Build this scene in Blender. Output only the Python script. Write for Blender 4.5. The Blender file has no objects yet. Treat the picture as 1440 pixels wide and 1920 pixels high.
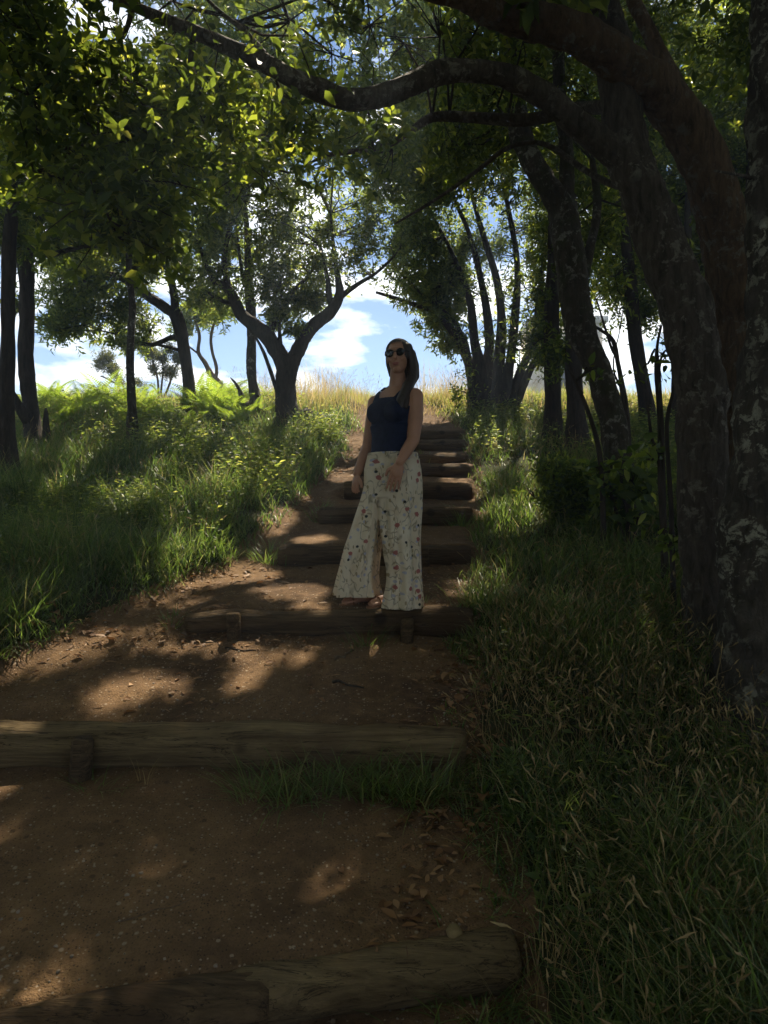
import bpy, math, random
import numpy as np
from mathutils import Vector, Matrix

R_ = math.radians
rng = np.random.default_rng(7)
random.seed(7)
sc = bpy.context.scene
COL = sc.collection

# ------------------------------------------------------------------ camera
CAMZ = 1.5
F = 1350.0                                   # focal length in photograph pixels
cam_d = bpy.data.cameras.new('camera')
cam = bpy.data.objects.new('camera', cam_d)
COL.objects.link(cam)
cam.location = (0, 0, CAMZ)
cam.rotation_euler = (R_(90), 0, 0)
cam_d.sensor_fit = 'VERTICAL'
cam_d.sensor_height = 24.0
cam_d.lens = 24.0 * F / 1920.0
cam_d.clip_start = 0.05
cam_d.clip_end = 3000
sc.camera = cam

# ------------------------------------------------------------------ sky, sun, exposure
SUN_EL, SUN_AZ = R_(53), R_(9)               # azimuth measured from +Y towards +X
SUN = np.array([math.sin(SUN_AZ) * math.cos(SUN_EL), math.cos(SUN_AZ) * math.cos(SUN_EL), math.sin(SUN_EL)])
world = bpy.data.worlds.new('World')
sc.world = world
world.use_nodes = True
nt = world.node_tree
nt.nodes.clear()
N = lambda t, **k: nt.nodes.new(t)
out = N('ShaderNodeOutputWorld')
sky = N('ShaderNodeTexSky')
sky.sky_type = 'NISHITA'
sky.sun_disc = False
sky.sun_elevation = SUN_EL
sky.sun_rotation = SUN_AZ
sky.altitude = 1200
sky.air_density = 0.9
sky.dust_density = 0.0
sky.ozone_density = 3.0
bg = N('ShaderNodeBackground')
bg.inputs['Strength'].default_value = 0.062
nt.links.new(sky.outputs[0], bg.inputs['Color'])
tc = N('ShaderNodeTexCoord')
mp = N('ShaderNodeMapping')
mp.inputs['Scale'].default_value = (1.0, 1.0, 2.6)
mp.inputs['Location'].default_value = (0.35, 0.2, 0.0)
nt.links.new(tc.outputs['Generated'], mp.inputs['Vector'])
nz = N('ShaderNodeTexNoise')
nz.inputs['Scale'].default_value = 5.5
nz.inputs['Detail'].default_value = 9
nz.inputs['Roughness'].default_value = 0.52
nt.links.new(mp.outputs[0], nz.inputs['Vector'])
rp = N('ShaderNodeValToRGB')
rp.color_ramp.elements[0].position = 0.485
rp.color_ramp.elements[0].color = (0, 0, 0, 1)
rp.color_ramp.elements[1].position = 0.585
rp.color_ramp.elements[1].color = (1, 1, 1, 1)
nt.links.new(nz.outputs['Fac'], rp.inputs['Fac'])
bgc = N('ShaderNodeBackground')
bgc.inputs['Color'].default_value = (0.97, 0.985, 1.0, 1)
bgc.inputs['Strength'].default_value = 0.78
ms = N('ShaderNodeMixShader')
nt.links.new(rp.outputs['Color'], ms.inputs['Fac'])
nt.links.new(bg.outputs[0], ms.inputs[1])
nt.links.new(bgc.outputs[0], ms.inputs[2])
nt.links.new(ms.outputs[0], out.inputs['Surface'])

sun_d = bpy.data.lights.new('sun', 'SUN')
sun_d.energy = 5.0
sun_d.angle = R_(0.53)
sun_d.color = (1.0, 0.88, 0.68)
sun = bpy.data.objects.new('sun', sun_d)
COL.objects.link(sun)
sun.rotation_euler = Vector(-SUN).to_track_quat('-Z', 'Y').to_euler()

sc.view_settings.view_transform = 'Standard'
sc.view_settings.look = 'None'
sc.view_settings.gamma = 1.0
sc.view_settings.exposure = 1.3
sc.cycles.use_denoising = True
sc.cycles.max_bounces = 8
sc.cycles.diffuse_bounces = 4
sc.cycles.transmission_bounces = 6
sc.cycles.sample_clamp_indirect = 6

# ------------------------------------------------------------------ materials
def mat_new(name):
    m = bpy.data.materials.new(name)
    m.use_nodes = True
    m.node_tree.nodes.clear()
    t = m.node_tree
    o = t.nodes.new('ShaderNodeOutputMaterial')
    return m, t, o

def ramp(t, src, stops, interp='LINEAR'):
    r = t.nodes.new('ShaderNodeValToRGB')
    r.color_ramp.interpolation = interp
    e = r.color_ramp.elements
    while len(e) < len(stops):
        e.new(0.5)
    for el, (p, c) in zip(e, stops):
        el.position = p
        el.color = (c[0], c[1], c[2], 1) if hasattr(c, '__len__') else (c, c, c, 1)
    if src is not None:
        t.links.new(src, r.inputs['Fac'])
    return r.outputs['Color']

def noise(t, vec, scale, detail=4, rough=0.55, dist=0.0):
    n = t.nodes.new('ShaderNodeTexNoise')
    n.inputs['Scale'].default_value = scale
    n.inputs['Detail'].default_value = detail
    n.inputs['Roughness'].default_value = rough
    n.inputs['Distortion'].default_value = dist
    if vec is not None:
        t.links.new(vec, n.inputs['Vector'])
    return n.outputs['Fac']

def coord(t, kind='Object', scale=(1, 1, 1), loc=(0, 0, 0)):
    c = t.nodes.new('ShaderNodeTexCoord')
    m = t.nodes.new('ShaderNodeMapping')
    m.inputs['Scale'].default_value = scale
    m.inputs['Location'].default_value = loc
    t.links.new(c.outputs[kind], m.inputs['Vector'])
    return m.outputs[0]

def mix(t, fac, a, b, blend='MIX'):
    m = t.nodes.new('ShaderNodeMix')
    m.data_type = 'RGBA'
    m.blend_type = blend
    for idx, v in ((6, a), (7, b)):
        if hasattr(v, 'links') or hasattr(v, 'is_linked'):
            t.links.new(v, m.inputs[idx])
        else:
            m.inputs[idx].default_value = (v[0], v[1], v[2], 1)
    if hasattr(fac, 'is_linked'):
        t.links.new(fac, m.inputs[0])
    else:
        m.inputs[0].default_value = fac
    return m.outputs[2]

def bump(t, h, strength, dist=0.02):
    b = t.nodes.new('ShaderNodeBump')
    b.inputs['Strength'].default_value = strength
    b.inputs['Distance'].default_value = dist
    t.links.new(h, b.inputs['Height'])
    return b.outputs[0]

def principled(t, o, col, rough=0.8, normal=None, spec=0.3):
    p = t.nodes.new('ShaderNodeBsdfPrincipled')
    if hasattr(col, 'is_linked'):
        t.links.new(col, p.inputs['Base Color'])
    else:
        p.inputs['Base Color'].default_value = (col[0], col[1], col[2], 1)
    p.inputs['Roughness'].default_value = rough
    p.inputs['Specular IOR Level'].default_value = spec
    if normal is not None:
        t.links.new(normal, p.inputs['Normal'])
    if o is not None:
        t.links.new(p.outputs[0], o.inputs['Surface'])
    return p

def leaf_mat(name, stops, tcols, trans=0.45, rough=0.48, spec=0.28):
    m, t, o = mat_new(name)
    a = t.nodes.new('ShaderNodeAttribute')
    a.attribute_name = 'rnd'
    c = ramp(t, a.outputs['Fac'], stops)
    tcn = ramp(t, a.outputs['Fac'], tcols)
    p = principled(t, None, c, rough, spec=spec)
    tr = t.nodes.new('ShaderNodeBsdfTranslucent')
    t.links.new(tcn, tr.inputs['Color'])
    mx = t.nodes.new('ShaderNodeMixShader')
    mx.inputs[0].default_value = trans
    t.links.new(p.outputs[0], mx.inputs[1])
    t.links.new(tr.outputs[0], mx.inputs[2])
    t.links.new(mx.outputs[0], o.inputs['Surface'])
    return m

M = {}
M['leaf'] = leaf_mat('laurel_leaf', [(0, (0.022, 0.042, 0.018)), (0.6, (0.042, 0.075, 0.026)), (1, (0.085, 0.115, 0.035))],
                     [(0, (0.09, 0.14, 0.02)), (0.45, (0.24, 0.32, 0.035)), (0.75, (0.48, 0.55, 0.05)), (1, (0.78, 0.76, 0.12))], 0.5)
M['leaf_far'] = leaf_mat('small_leaf', [(0, (0.032, 0.058, 0.026)), (0.6, (0.06, 0.095, 0.036)), (1, (0.10, 0.13, 0.045))],
                         [(0, (0.13, 0.2, 0.035)), (0.45, (0.3, 0.39, 0.06)), (0.75, (0.48, 0.55, 0.08)), (1, (0.7, 0.7, 0.14))], 0.5)
M['heath'] = leaf_mat('heath_leaf', [(0, (0.05, 0.07, 0.025)), (1, (0.12, 0.11, 0.04))],
                      [(0, (0.15, 0.2, 0.04)), (1, (0.35, 0.34, 0.08))], 0.3)
M['grass'] = leaf_mat('green_grass', [(0, (0.035, 0.062, 0.016)), (0.5, (0.085, 0.122, 0.03)), (0.75, (0.165, 0.185, 0.055)), (1, (0.33, 0.27, 0.13))],
                      [(0, (0.12, 0.23, 0.035)), (0.6, (0.27, 0.4, 0.06)), (1, (0.5, 0.42, 0.18))], 0.4, 0.42, 0.45)
M['meadow'] = leaf_mat('sunlit_grass', [(0, (0.07, 0.11, 0.02)), (0.5, (0.14, 0.17, 0.04)), (1, (0.36, 0.27, 0.11))],
                       [(0, (0.28, 0.42, 0.05)), (0.5, (0.5, 0.52, 0.09)), (1, (0.62, 0.46, 0.2))], 0.45, 0.5, 0.3)
M['straw'] = leaf_mat('dry_grass', [(0, (0.2, 0.14, 0.055)), (1, (0.48, 0.36, 0.18))],
                      [(0, (0.3, 0.2, 0.08)), (1, (0.5, 0.36, 0.16))], 0.3, 0.6, 0.2)
M['fern'] = leaf_mat('bracken', [(0, (0.05, 0.10, 0.015)), (1, (0.12, 0.16, 0.03))],
                     [(0, (0.3, 0.5, 0.04)), (1, (0.55, 0.65, 0.08))], 0.5, 0.5, 0.3)
M['dead'] = leaf_mat('dead_leaf', [(0, (0.10, 0.05, 0.022)), (0.5, (0.2, 0.1, 0.04)), (1, (0.32, 0.19, 0.09))],
                     [(0, (0.2, 0.08, 0.03)), (1, (0.4, 0.2, 0.07))], 0.2, 0.6, 0.3)

def bark(name, c1, c2, lichen=0.0, lc=(0.4, 0.4, 0.34), moss=0.0):
    m, t, o = mat_new(name)
    v = coord(t, 'Object')
    vs = coord(t, 'Object', (1, 1, 0.22))
    n1 = noise(t, vs, 26, 6, 0.65, 0.6)
    col = ramp(t, n1, [(0.3, c1), (0.7, c2)])
    if moss:
        n3 = noise(t, v, 5, 4)
        col = mix(t, ramp(t, n3, [(0.52, 0), (0.66, moss)]), col, (0.05, 0.06, 0.018))
    if lichen:
        n2 = noise(t, v, 15, 10, 0.72, 0.4)
        n4 = noise(t, v, 2.6, 3)
        f1 = ramp(t, n2, [(0.55 - 0.05 * lichen, 0), (0.60 - 0.05 * lichen, 1)])
        f2 = ramp(t, n4, [(0.42, 0), (0.58, 1)])
        mm = t.nodes.new('ShaderNodeMath')
        mm.operation = 'MULTIPLY'
        t.links.new(f1, mm.inputs[0])
        t.links.new(f2, mm.inputs[1])
        nn = noise(t, v, 60, 3)
        lcol = ramp(t, nn, [(0.3, tuple(x * 0.6 for x in lc)), (0.7, lc)])
        col = mix(t, mm.outputs[0], col, lcol)
    nb = noise(t, vs, 60, 6, 0.7)
    ad = t.nodes.new('ShaderNodeMath')
    ad.operation = 'ADD'
    t.links.new(nb, ad.inputs[0])
    t.links.new(n1, ad.inputs[1])
    principled(t, o, col, 0.9, bump(t, ad.outputs[0], 1.0, 0.03), 0.2)
    return m

M['bark_dark'] = bark('dark_bark', (0.03, 0.024, 0.018), (0.09, 0.07, 0.052))
M['bark_grey'] = bark('grey_bark', (0.04, 0.031, 0.022), (0.14, 0.112, 0.085), 0.35, (0.28, 0.25, 0.2))
M['bark_lichen'] = bark('lichen_bark', (0.035, 0.03, 0.022), (0.11, 0.09, 0.07), .75, (0.44, 0.42, 0.33))
M['bark_brown'] = bark('brown_bark', (0.05, 0.032, 0.018), (0.20, 0.125, 0.068), 0.2, (0.25, 0.22, 0.17))
M['bark_moss'] = bark('mossy_bark', (0.035, 0.03, 0.02), (0.10, 0.08, 0.055), 0.25, (0.3, 0.28, 0.23), 0.6)
M['bark_pale'] = bark('pale_bark', (0.10, 0.07, 0.045), (0.24, 0.17, 0.11))
M['twig'] = bark('twig_bark', (0.03, 0.024, 0.018), (0.08, 0.06, 0.045))

def dirt_mat():
    m, t, o = mat_new('path_dirt')
    v = coord(t, 'Object')
    n1 = noise(t, v, 1.1, 5, 0.6)
    n2 = noise(t, v, 14, 8, 0.7)
    n3 = noise(t, v, 120, 4, 0.6)
    c = ramp(t, n1, [(0.35, (0.082, 0.048, 0.026)), (0.65, (0.195, 0.118, 0.058))])
    c = mix(t, ramp(t, n2, [(0.45, 0), (0.75, 0.6)]), c, (0.29, 0.175, 0.088))
    c = mix(t, ramp(t, n3, [(0.5, 0), (0.8, 0.7)]), c, (0.06, 0.038, 0.022))
    vo = t.nodes.new('ShaderNodeTexVoronoi')
    vo.inputs['Scale'].default_value = 55
    t.links.new(v, vo.inputs['Vector'])
    gr = ramp(t, vo.outputs['Distance'], [(0.08, 1), (0.3, 0)])
    for sc_, pr, cc, amt in ((70, .16, (0.36, 0.28, 0.20), .8), (38, .07, (0.33, 0.26, 0.19), .85), (95, .3, (0.035, 0.022, 0.014), .75), (26, .10, (0.05, 0.03, 0.018), .6)):
        v3 = t.nodes.new('ShaderNodeTexVoronoi'); v3.inputs['Scale'].default_value = sc_; t.links.new(v, v3.inputs['Vector'])
        sp = t.nodes.new('ShaderNodeSeparateColor'); t.links.new(v3.outputs['Color'], sp.inputs[0])
        lt = t.nodes.new('ShaderNodeMath'); lt.operation = 'LESS_THAN'; lt.inputs[1].default_value = pr; t.links.new(sp.outputs[0], lt.inputs[0])
        dk = ramp(t, v3.outputs['Distance'], [(0.22, amt), (0.36, 0)])
        mu = t.nodes.new('ShaderNodeMath'); mu.operation = 'MULTIPLY'; t.links.new(lt.outputs[0], mu.inputs[0]); t.links.new(dk, mu.inputs[1])
        c = mix(t, mu.outputs[0], c, cc)
    ad = t.nodes.new('ShaderNodeMath')
    ad.operation = 'MULTIPLY_ADD'
    t.links.new(gr, ad.inputs[0])
    ad.inputs[1].default_value = 0.35
    t.links.new(n3, ad.inputs[2])
    ad2 = t.nodes.new('ShaderNodeMath')
    ad2.operation = 'ADD'
    t.links.new(ad.outputs[0], ad2.inputs[0])
    t.links.new(n2, ad2.inputs[1])
    principled(t, o, c, 0.95, bump(t, ad2.outputs[0], 0.9, 0.012), 0.15)
    return m
M['dirt'] = dirt_mat()

def soil_mat():
    m, t, o = mat_new('grassy_soil')
    v = coord(t, 'Object')
    n1 = noise(t, v, 2.5, 6, 0.65)
    n2 = noise(t, v, 40, 6, 0.7)
    c = ramp(t, n1, [(0.3, (0.03, 0.045, 0.014)), (0.6, (0.055, 0.06, 0.022)), (0.8, (0.10, 0.085, 0.035))])
    c = mix(t, ramp(t, n2, [(0.4, 0), (0.7, 0.6)]), c, (0.05, 0.034, 0.02))
    principled(t, o, c, 0.95, bump(t, n2, 1.0, 0.03), 0.1)
    return m
M['soil'] = soil_mat()

def log_mat(name, c1, c2, c3):
    m, t, o = mat_new(name)
    v = coord(t, 'Object', (0.35, 5, 5))
    v2 = coord(t, 'Object')
    n1 = noise(t, v, 5, 8, 0.7, 0.5)
    n2 = noise(t, v2, 2.2, 4)
    n3 = noise(t, v, 22, 6, 0.7)
    c = ramp(t, n1, [(0.3, c1), (0.65, c2)])
    c = mix(t, ramp(t, n2, [(0.5, 0), (0.68, 0.75)]), c, c3)
    vc = coord(t, 'Object', (0.10, 3.2, 3.2)); nc = noise(t, vc, 7, 5, 0.6, 0.8)
    c = mix(t, ramp(t, nc, [(0.485, 0), (0.5, .85), (0.515, 0)]), c, (0.022, 0.015, 0.01))
    vk = t.nodes.new('ShaderNodeTexVoronoi'); vk.inputs['Scale'].default_value = 3.3; t.links.new(v2, vk.inputs['Vector'])
    c = mix(t, ramp(t, vk.outputs['Distance'], [(0.10, .8), (0.17, 0)]), c, (0.035, 0.022, 0.013))
    ad = t.nodes.new('ShaderNodeMath')
    ad.operation = 'ADD'
    t.links.new(n1, ad.inputs[0])
    t.links.new(n3, ad.inputs[1])
    principled(t, o, c, 0.9, bump(t, ad.outputs[0], 1.0, 0.03), 0.15)
    return m
M['log'] = log_mat('weathered_log', (0.05, 0.032, 0.018), (0.21, 0.14, 0.074), (0.10, 0.06, 0.032))
M['log_pale'] = log_mat('pale_log', (0.085, 0.055, 0.028), (0.34, 0.245, 0.125), (0.15, 0.095, 0.048))

def plain(name, c, rough=0.8, spec=0.3, nscale=0, amt=0.25):
    m, t, o = mat_new(name)
    col = c
    nm = None
    if nscale:
        v = coord(t, 'Object')
        n = noise(t, v, nscale, 5, 0.6)
        col = ramp(t, n, [(0.3, tuple(x * (1 - amt) for x in c)), (0.7, tuple(min(1, x * (1 + amt)) for x in c))])
        nm = bump(t, n, 0.3, 0.005)
    principled(t, o, col, rough, nm, spec)
    return m

# ------------------------------------------------------------------ helpers
def tag(o, label=None, cat=None, group=None, kind=None):
    if label: o['label'] = label
    if cat: o['category'] = cat
    if group: o['group'] = group
    if kind: o['kind'] = kind
    return o

def empty(name, loc, label=None, cat=None, group=None):
    o = bpy.data.objects.new(name, None)
    o.empty_display_size = 0.1
    o.location = loc
    COL.objects.link(o)
    return tag(o, label, cat, group)

def make_mesh(name, V, Fs, smooth=False, rnd=None):
    """V (n,3) array, Fs list of int arrays (m,k)."""
    V = np.asarray(V, dtype=np.float32)
    if not isinstance(Fs, (list, tuple)):
        Fs = [Fs]
    Fs = [np.asarray(f, dtype=np.int32) for f in Fs if len(f)]
    me = bpy.data.meshes.new(name)
    me.vertices.add(len(V))
    me.vertices.foreach_set('co', V.ravel())
    nl = sum(f.size for f in Fs)
    npoly = sum(len(f) for f in Fs)
    me.loops.add(nl)
    me.loops.foreach_set('vertex_index', np.concatenate([f.ravel() for f in Fs]))
    me.polygons.add(npoly)
    tot = np.concatenate([np.full(len(f), f.shape[1], dtype=np.int32) for f in Fs])
    st = np.concatenate([[0], np.cumsum(tot)[:-1]]).astype(np.int32)
    me.polygons.foreach_set('loop_start', st)
    me.polygons.foreach_set('loop_total', tot)
    if smooth:
        me.polygons.foreach_set('use_smooth', np.ones(npoly, dtype=bool))
    me.update(calc_edges=True)
    if rnd is not None:
        a = me.attributes.new('rnd', 'FLOAT', 'POINT')
        a.data.foreach_set('value', np.asarray(rnd, dtype=np.float32))
    return me

def add_obj(name, me, mat, parent=None, loc=(0, 0, 0)):
    o = bpy.data.objects.new(name, me)
    if mat is not None and not me.materials:
        me.materials.append(mat)
    o.location = loc
    COL.objects.link(o)
    if parent is not None:
        o.parent = parent
    return o

class MB:
    """collects verts and faces of several shapes into one mesh"""
    def __init__(s): s.V = []; s.F = {}; s.n = 0; s.r = []
    def add(s, V, Fs, rnd=None):
        V = np.asarray(V, float)
        for f in Fs:
            f = np.asarray(f)
            if len(f): s.F.setdefault(f.shape[1], []).append(f + s.n)
        s.V.append(V); s.n += len(V)
        s.r.append(np.full(len(V), 0.5) if rnd is None else (np.full(len(V), rnd) if np.isscalar(rnd) else rnd))
    def mesh(s, name, org=(0, 0, 0), smooth=False):
        V = np.concatenate(s.V) - np.asarray(org)
        return make_mesh(name, V, [np.concatenate(f) for f in s.F.values()], smooth, np.concatenate(s.r))

def norm(a):
    a = np.asarray(a, float)
    return a / np.maximum(np.linalg.norm(a, axis=-1, keepdims=True), 1e-9)

def catmull(P, n):
    P = np.asarray(P, float)
    Q = np.vstack([2 * P[0] - P[1], P, 2 * P[-1] - P[-2]])
    o = []
    for i in range(len(P) - 1):
        p0, p1, p2, p3 = Q[i:i + 4]
        t = np.linspace(0, 1, n, endpoint=False)[:, None]
        o.append(0.5 * (2 * p1 + (p2 - p0) * t + (2 * p0 - 5 * p1 + 4 * p2 - p3) * t ** 2 + (3 * p1 - p0 - 3 * p2 + p3) * t ** 3))
    o.append(P[-1:])
    return np.vstack(o)

def tube(P, rad, sides=10, wob=0.0, seed=0, lobes=0.0, flat=None):
    """closed tapered tube along P with radius rad; wob = uneven bark relief"""
    P = np.asarray(P, float); rad = np.asarray(rad, float)
    n = len(P)
    T = norm(np.gradient(P, axis=0))
    ref = np.array([0.0, 1.0, 0.0]) if abs(T[0][1]) < 0.8 else np.array([1.0, 0, 0])
    A = np.zeros((n, 3)); A[0] = norm(np.cross(T[0], ref))
    for i in range(1, n):
        a = A[i - 1] - T[i] * np.dot(A[i - 1], T[i]); A[i] = norm(a)
    B = np.cross(T, A)
    ang = np.linspace(0, 2 * np.pi, sides, endpoint=False)
    r_ = np.random.default_rng(seed)
    rr = np.repeat(rad[:, None], sides, 1)
    if wob:
        ph = r_.uniform(0, 6.28, 6); s = np.arange(n)[:, None]
        for k, (fa, fs) in enumerate(((2, .35), (3, .6), (1, .8), (5, 1.3), (4, .9), (2, 2.1))):
            rr = rr * (1 + wob * 0.45 * np.sin(fa * ang[None] + fs * s * 0.5 + ph[k]))
        rr = rr * (1 + wob * 0.35 * r_.standard_normal(rr.shape))
    V = P[:, None] + rr[..., None] * (np.cos(ang)[None, :, None] * A[:, None] + np.sin(ang)[None, :, None] * B[:, None])
    V = V.reshape(-1, 3)
    i = np.arange(n - 1)[:, None] * sides; j = np.arange(sides)[None]; j2 = (j + 1) % sides
    Q = np.stack([i + j, i + j2, i + sides + j2, i + sides + j], -1).reshape(-1, 4)
    V = np.vstack([V, P[0], P[-1]])
    c0, c1 = len(V) - 2, len(V) - 1
    jj = np.arange(sides); jj2 = (jj + 1) % sides
    caps = np.vstack([np.stack([np.full(sides, c0), jj2, jj], -1), np.stack([np.full(sides, c1), (n - 1) * sides + jj, (n - 1) * sides + jj2], -1)])
    return V, [Q, caps]

def sticks(P0, P1, r0, r1, seed=0):
    """many thin bent twigs, 3-sided"""
    r_ = np.random.default_rng(seed)
    n = len(P0)
    Lg = np.linalg.norm(P1 - P0, axis=1, keepdims=True)
    Mid = (P0 + P1) / 2 + r_.normal(0, 0.09, (n, 3)) * Lg
    T = norm(P1 - P0)
    A = norm(np.cross(T, r_.normal(size=(n, 3)))); B = np.cross(T, A)
    rings = []
    for P, r in ((P0, r0), (Mid, (np.asarray(r0) + np.asarray(r1)) / 2), (P1, r1)):
        r = np.broadcast_to(np.asarray(r, float), (n,))[:, None]
        for a in (0, 2.094, 4.189):
            rings.append(P + r * (math.cos(a) * A + math.sin(a) * B))
    V = np.stack(rings, 1).reshape(-1, 3)
    f = []
    for s in (0, 3):
        for j in range(3):
            k = (j + 1) % 3
            f.append([s + j, s + k, s + 3 + k, s + 3 + j])
    f = np.array(f)
    Fq = (np.arange(n)[:, None, None] * 9 + f[None]).reshape(-1, 4)
    return V, [Fq]

def lat(ix, iy, seed):
    h = (ix.astype(np.int64) * 374761393 + iy.astype(np.int64) * 668265263 + seed * 974711) & 0x7fffffff
    h = ((h ^ (h >> 13)) * 1274126177) & 0x7fffffff
    return ((h ^ (h >> 16)) & 0xffff) / 65535.0

def vn(x, y, seed=0):
    x = np.asarray(x, float); y = np.asarray(y, float)
    ix, iy = np.floor(x), np.floor(y)
    fx, fy = x - ix, y - iy
    fx = fx * fx * (3 - 2 * fx); fy = fy * fy * (3 - 2 * fy)
    a, b = lat(ix, iy, seed), lat(ix + 1, iy, seed)
    c, d = lat(ix, iy + 1, seed), lat(ix + 1, iy + 1, seed)
    return (a * (1 - fx) + b * fx) * (1 - fy) + (c * (1 - fx) + d * fx) * fy - 0.5

def sstep(a, b, x):
    t = np.clip((x - a) / (b - a), 0, 1)
    return t * t * (3 - 2 * t)

def at(px, py, d):
    return np.array([(px - 720) / F * d, d, CAMZ - (py - 960) / F * d])

# ------------------------------------------------------------------ terrain
#        front d, slope in plan, top z, left x, right x, radius
LOGS = [(2.20, .27, .12, -2.6, .46, .092),
        (3.25, .00, .50, -2.3, .36, .105),
        (4.38, .00, .905, -1.22, .52, .10),
        (5.60, .00, 1.25, -.83, .68, .10),
        (6.60, .00, 1.55, -.60, .82, .10),
        (7.50, .01, 1.80, -.42, .92, .10),
        (8.30, .01, 2.06, -.28, .99, .095),
        (8.95, .00, 2.24, -.22, 1.02, .09),
        (9.70, -.01, 2.47, -.16, 1.10, .09),
        (10.50, .00, 2.71, -.12, 1.18, .09)]
_ry = [-60, -20, -5, 0, 1.2] + [l[0] + .1 for l in LOGS] + [12, 13.2, 14.5, 17, 24, 60, 200, 900]
_rz = [-10, -5, -1.5, -.42, -.2] + [l[2] - .06 for l in LOGS] + [3.22, 3.56, 3.72, 3.78, 3.5, 1.0, -14, -70]
_yy = np.linspace(-60, 60, 4801)
_zz = np.interp(_yy, _ry, _rz)
_k = np.exp(-0.5 * (np.arange(-24, 25) / 9.0) ** 2); _k /= _k.sum()
_zs = np.convolve(np.pad(_zz, 24, mode='edge'), _k, 'valid')
def rampz(y):
    y = np.asarray(y, float)
    return np.where(np.abs(y) < 58, np.interp(y, _yy, _zs), np.interp(y, _ry, _rz))

_ld = np.array([l[0] for l in LOGS])
def stepz(x, y):
    z = np.full(np.shape(y), 0.0)
    ys = np.asarray(y, float)
    e = [l[0] + l[1] * np.clip(x, -2.6, 1.2) for l in LOGS]
    z = rampz(ys) * 0 + (-.06)                       # in front of the lowest log
    for i, l in enumerate(LOGS):
        zt = l[2] - .015
        if i + 1 < len(LOGS):
            nd, nz = e[i + 1], LOGS[i + 1][2] - 2 * LOGS[i + 1][5] + .045
        else:
            nd, nz = l[0] + 1.2, 3.06
        u = np.clip((ys - e[i] - .1) / (nd - e[i]), 0, 1.0)
        tread = zt + (nz - zt) * u
        s = sstep(e[i] + .07, e[i] + .12, ys)
        z = z * (1 - s) + tread * s
    return z

_sl_y = [0, 2.2] + [l[0] for l in LOGS[1:]] + [12]
_sl_x = [-2.6, -2.6] + [l[3] for l in LOGS[1:]] + [-.1]
_sr_x = [.46, .46] + [l[4] for l in LOGS[1:]] + [1.2]
PL_y = [-30, 1, 2, 3.0, 3.5, 3.95, 4.2, 4.8, 5.5, 6.4, 8, 9.5, 10.5, 12, 13.5, 14.5]
PL_x = [-6, -5, -4, -3.2, -2.6, -2.12, -1.93, -1.5, -1.18, -.95, -.68, -.42, -.40, -.38, -.25, .1]
PR_y = [-30, 2.3, 3.29, 4.35, 5.8, 6.6, 8.3, 10.5, 12, 13.5, 14.5]
PR_x = [.34, .33, .35, .45, .70, .84, .98, 1.1, .8, .5, .15]
def path_sd(x, y):
    """> 0 inside the dirt path, metres from its edge (rough)"""
    w = 0.16 * vn(x * 2.3, y * 2.3, 3) + 0.10 * vn(x * 7, y * 7, 4)
    return np.minimum(x - np.interp(y, PL_y, PL_x), np.interp(y, PR_y, PR_x) - x) + w

def H(x, y):
    x = np.asarray(x, float); y = np.asarray(y, float)
    r = rampz(y)
    sd = path_sd(x, y)
    bank = 0.07 * sstep(0.05, -0.35, sd)
    far = np.clip(np.abs(x) - 3, 0, 30)
    bank = bank + 0.05 * vn(x * .9, y * .9, 5) + 0.06 * vn(x * .35, y * .35, 8) - .012 * far * sstep(9, 14, y) \
        + 0.02 * vn(x * 4, y * 4, 6) * sstep(.1, -.2, sd)
    m = sstep(-.22, .04, x - np.interp(y, _sl_y, _sl_x)) * sstep(-.12, .06, np.interp(y, _sl_y, _sr_x) - x) * (y > 1.2) * (1 - sstep(11, 11.6, y))
    fine = .026 * vn(x * 3, y * 3, 11) + .016 * vn(x * 8, y * 8, 12) + .007 * vn(x * 21, y * 21, 13)
    s = stepz(x, y)
    near = 1 - sstep(25, 40, np.abs(y))
    return (r - .04 + bank * near) * (1 - m) + s * m + fine * near

def hit(px, py, dmax=30):
    d = np.arange(1.2, dmax, .01)
    z = CAMZ - (py - 960) / F * d
    g = H((px - 720) / F * d, d)
    k = np.argmax(g >= z)
    if not (g >= z).any(): return dmax
    return d[k]

def grid():
    ys = np.concatenate([-np.geomspace(60, 1.4, 12)[:-1], np.arange(-1.4, 1.4, .2), np.arange(1.4, 6, .022), np.arange(6, 12, .04), np.arange(12, 18, .15), np.geomspace(18, 900, 26)])
    xs = np.concatenate([-np.geomspace(700, 6, 22)[:-1], np.arange(-6, -2.6, .1), np.arange(-2.6, 1.5, .025), np.arange(1.5, 6, .1), np.geomspace(6, 700, 22)])
    X, Y = np.meshgrid(xs, ys)
    Z = H(X, Y)
    V = np.stack([X, Y, Z], -1).reshape(-1, 3)
    nx, ny = len(xs), len(ys)
    i = np.arange(ny - 1)[:, None] * nx; j = np.arange(nx - 1)[None]
    Q = np.stack([i + j, i + j + 1, i + nx + j + 1, i + nx + j], -1).reshape(-1, 4)
    c = V[Q].mean(1)
    p = path_sd(c[:, 0], c[:, 1]) > -.16
    for name, sel, mat in (('ground', ~p, 'soil'), ('path', p, 'dirt')):
        q = Q[sel]
        u, inv = np.unique(q.ravel(), return_inverse=True)
        me = make_mesh(name, V[u], inv.reshape(-1, 4), True)
        tag(add_obj(name, me, M[mat]), kind='structure')
grid()

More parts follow.
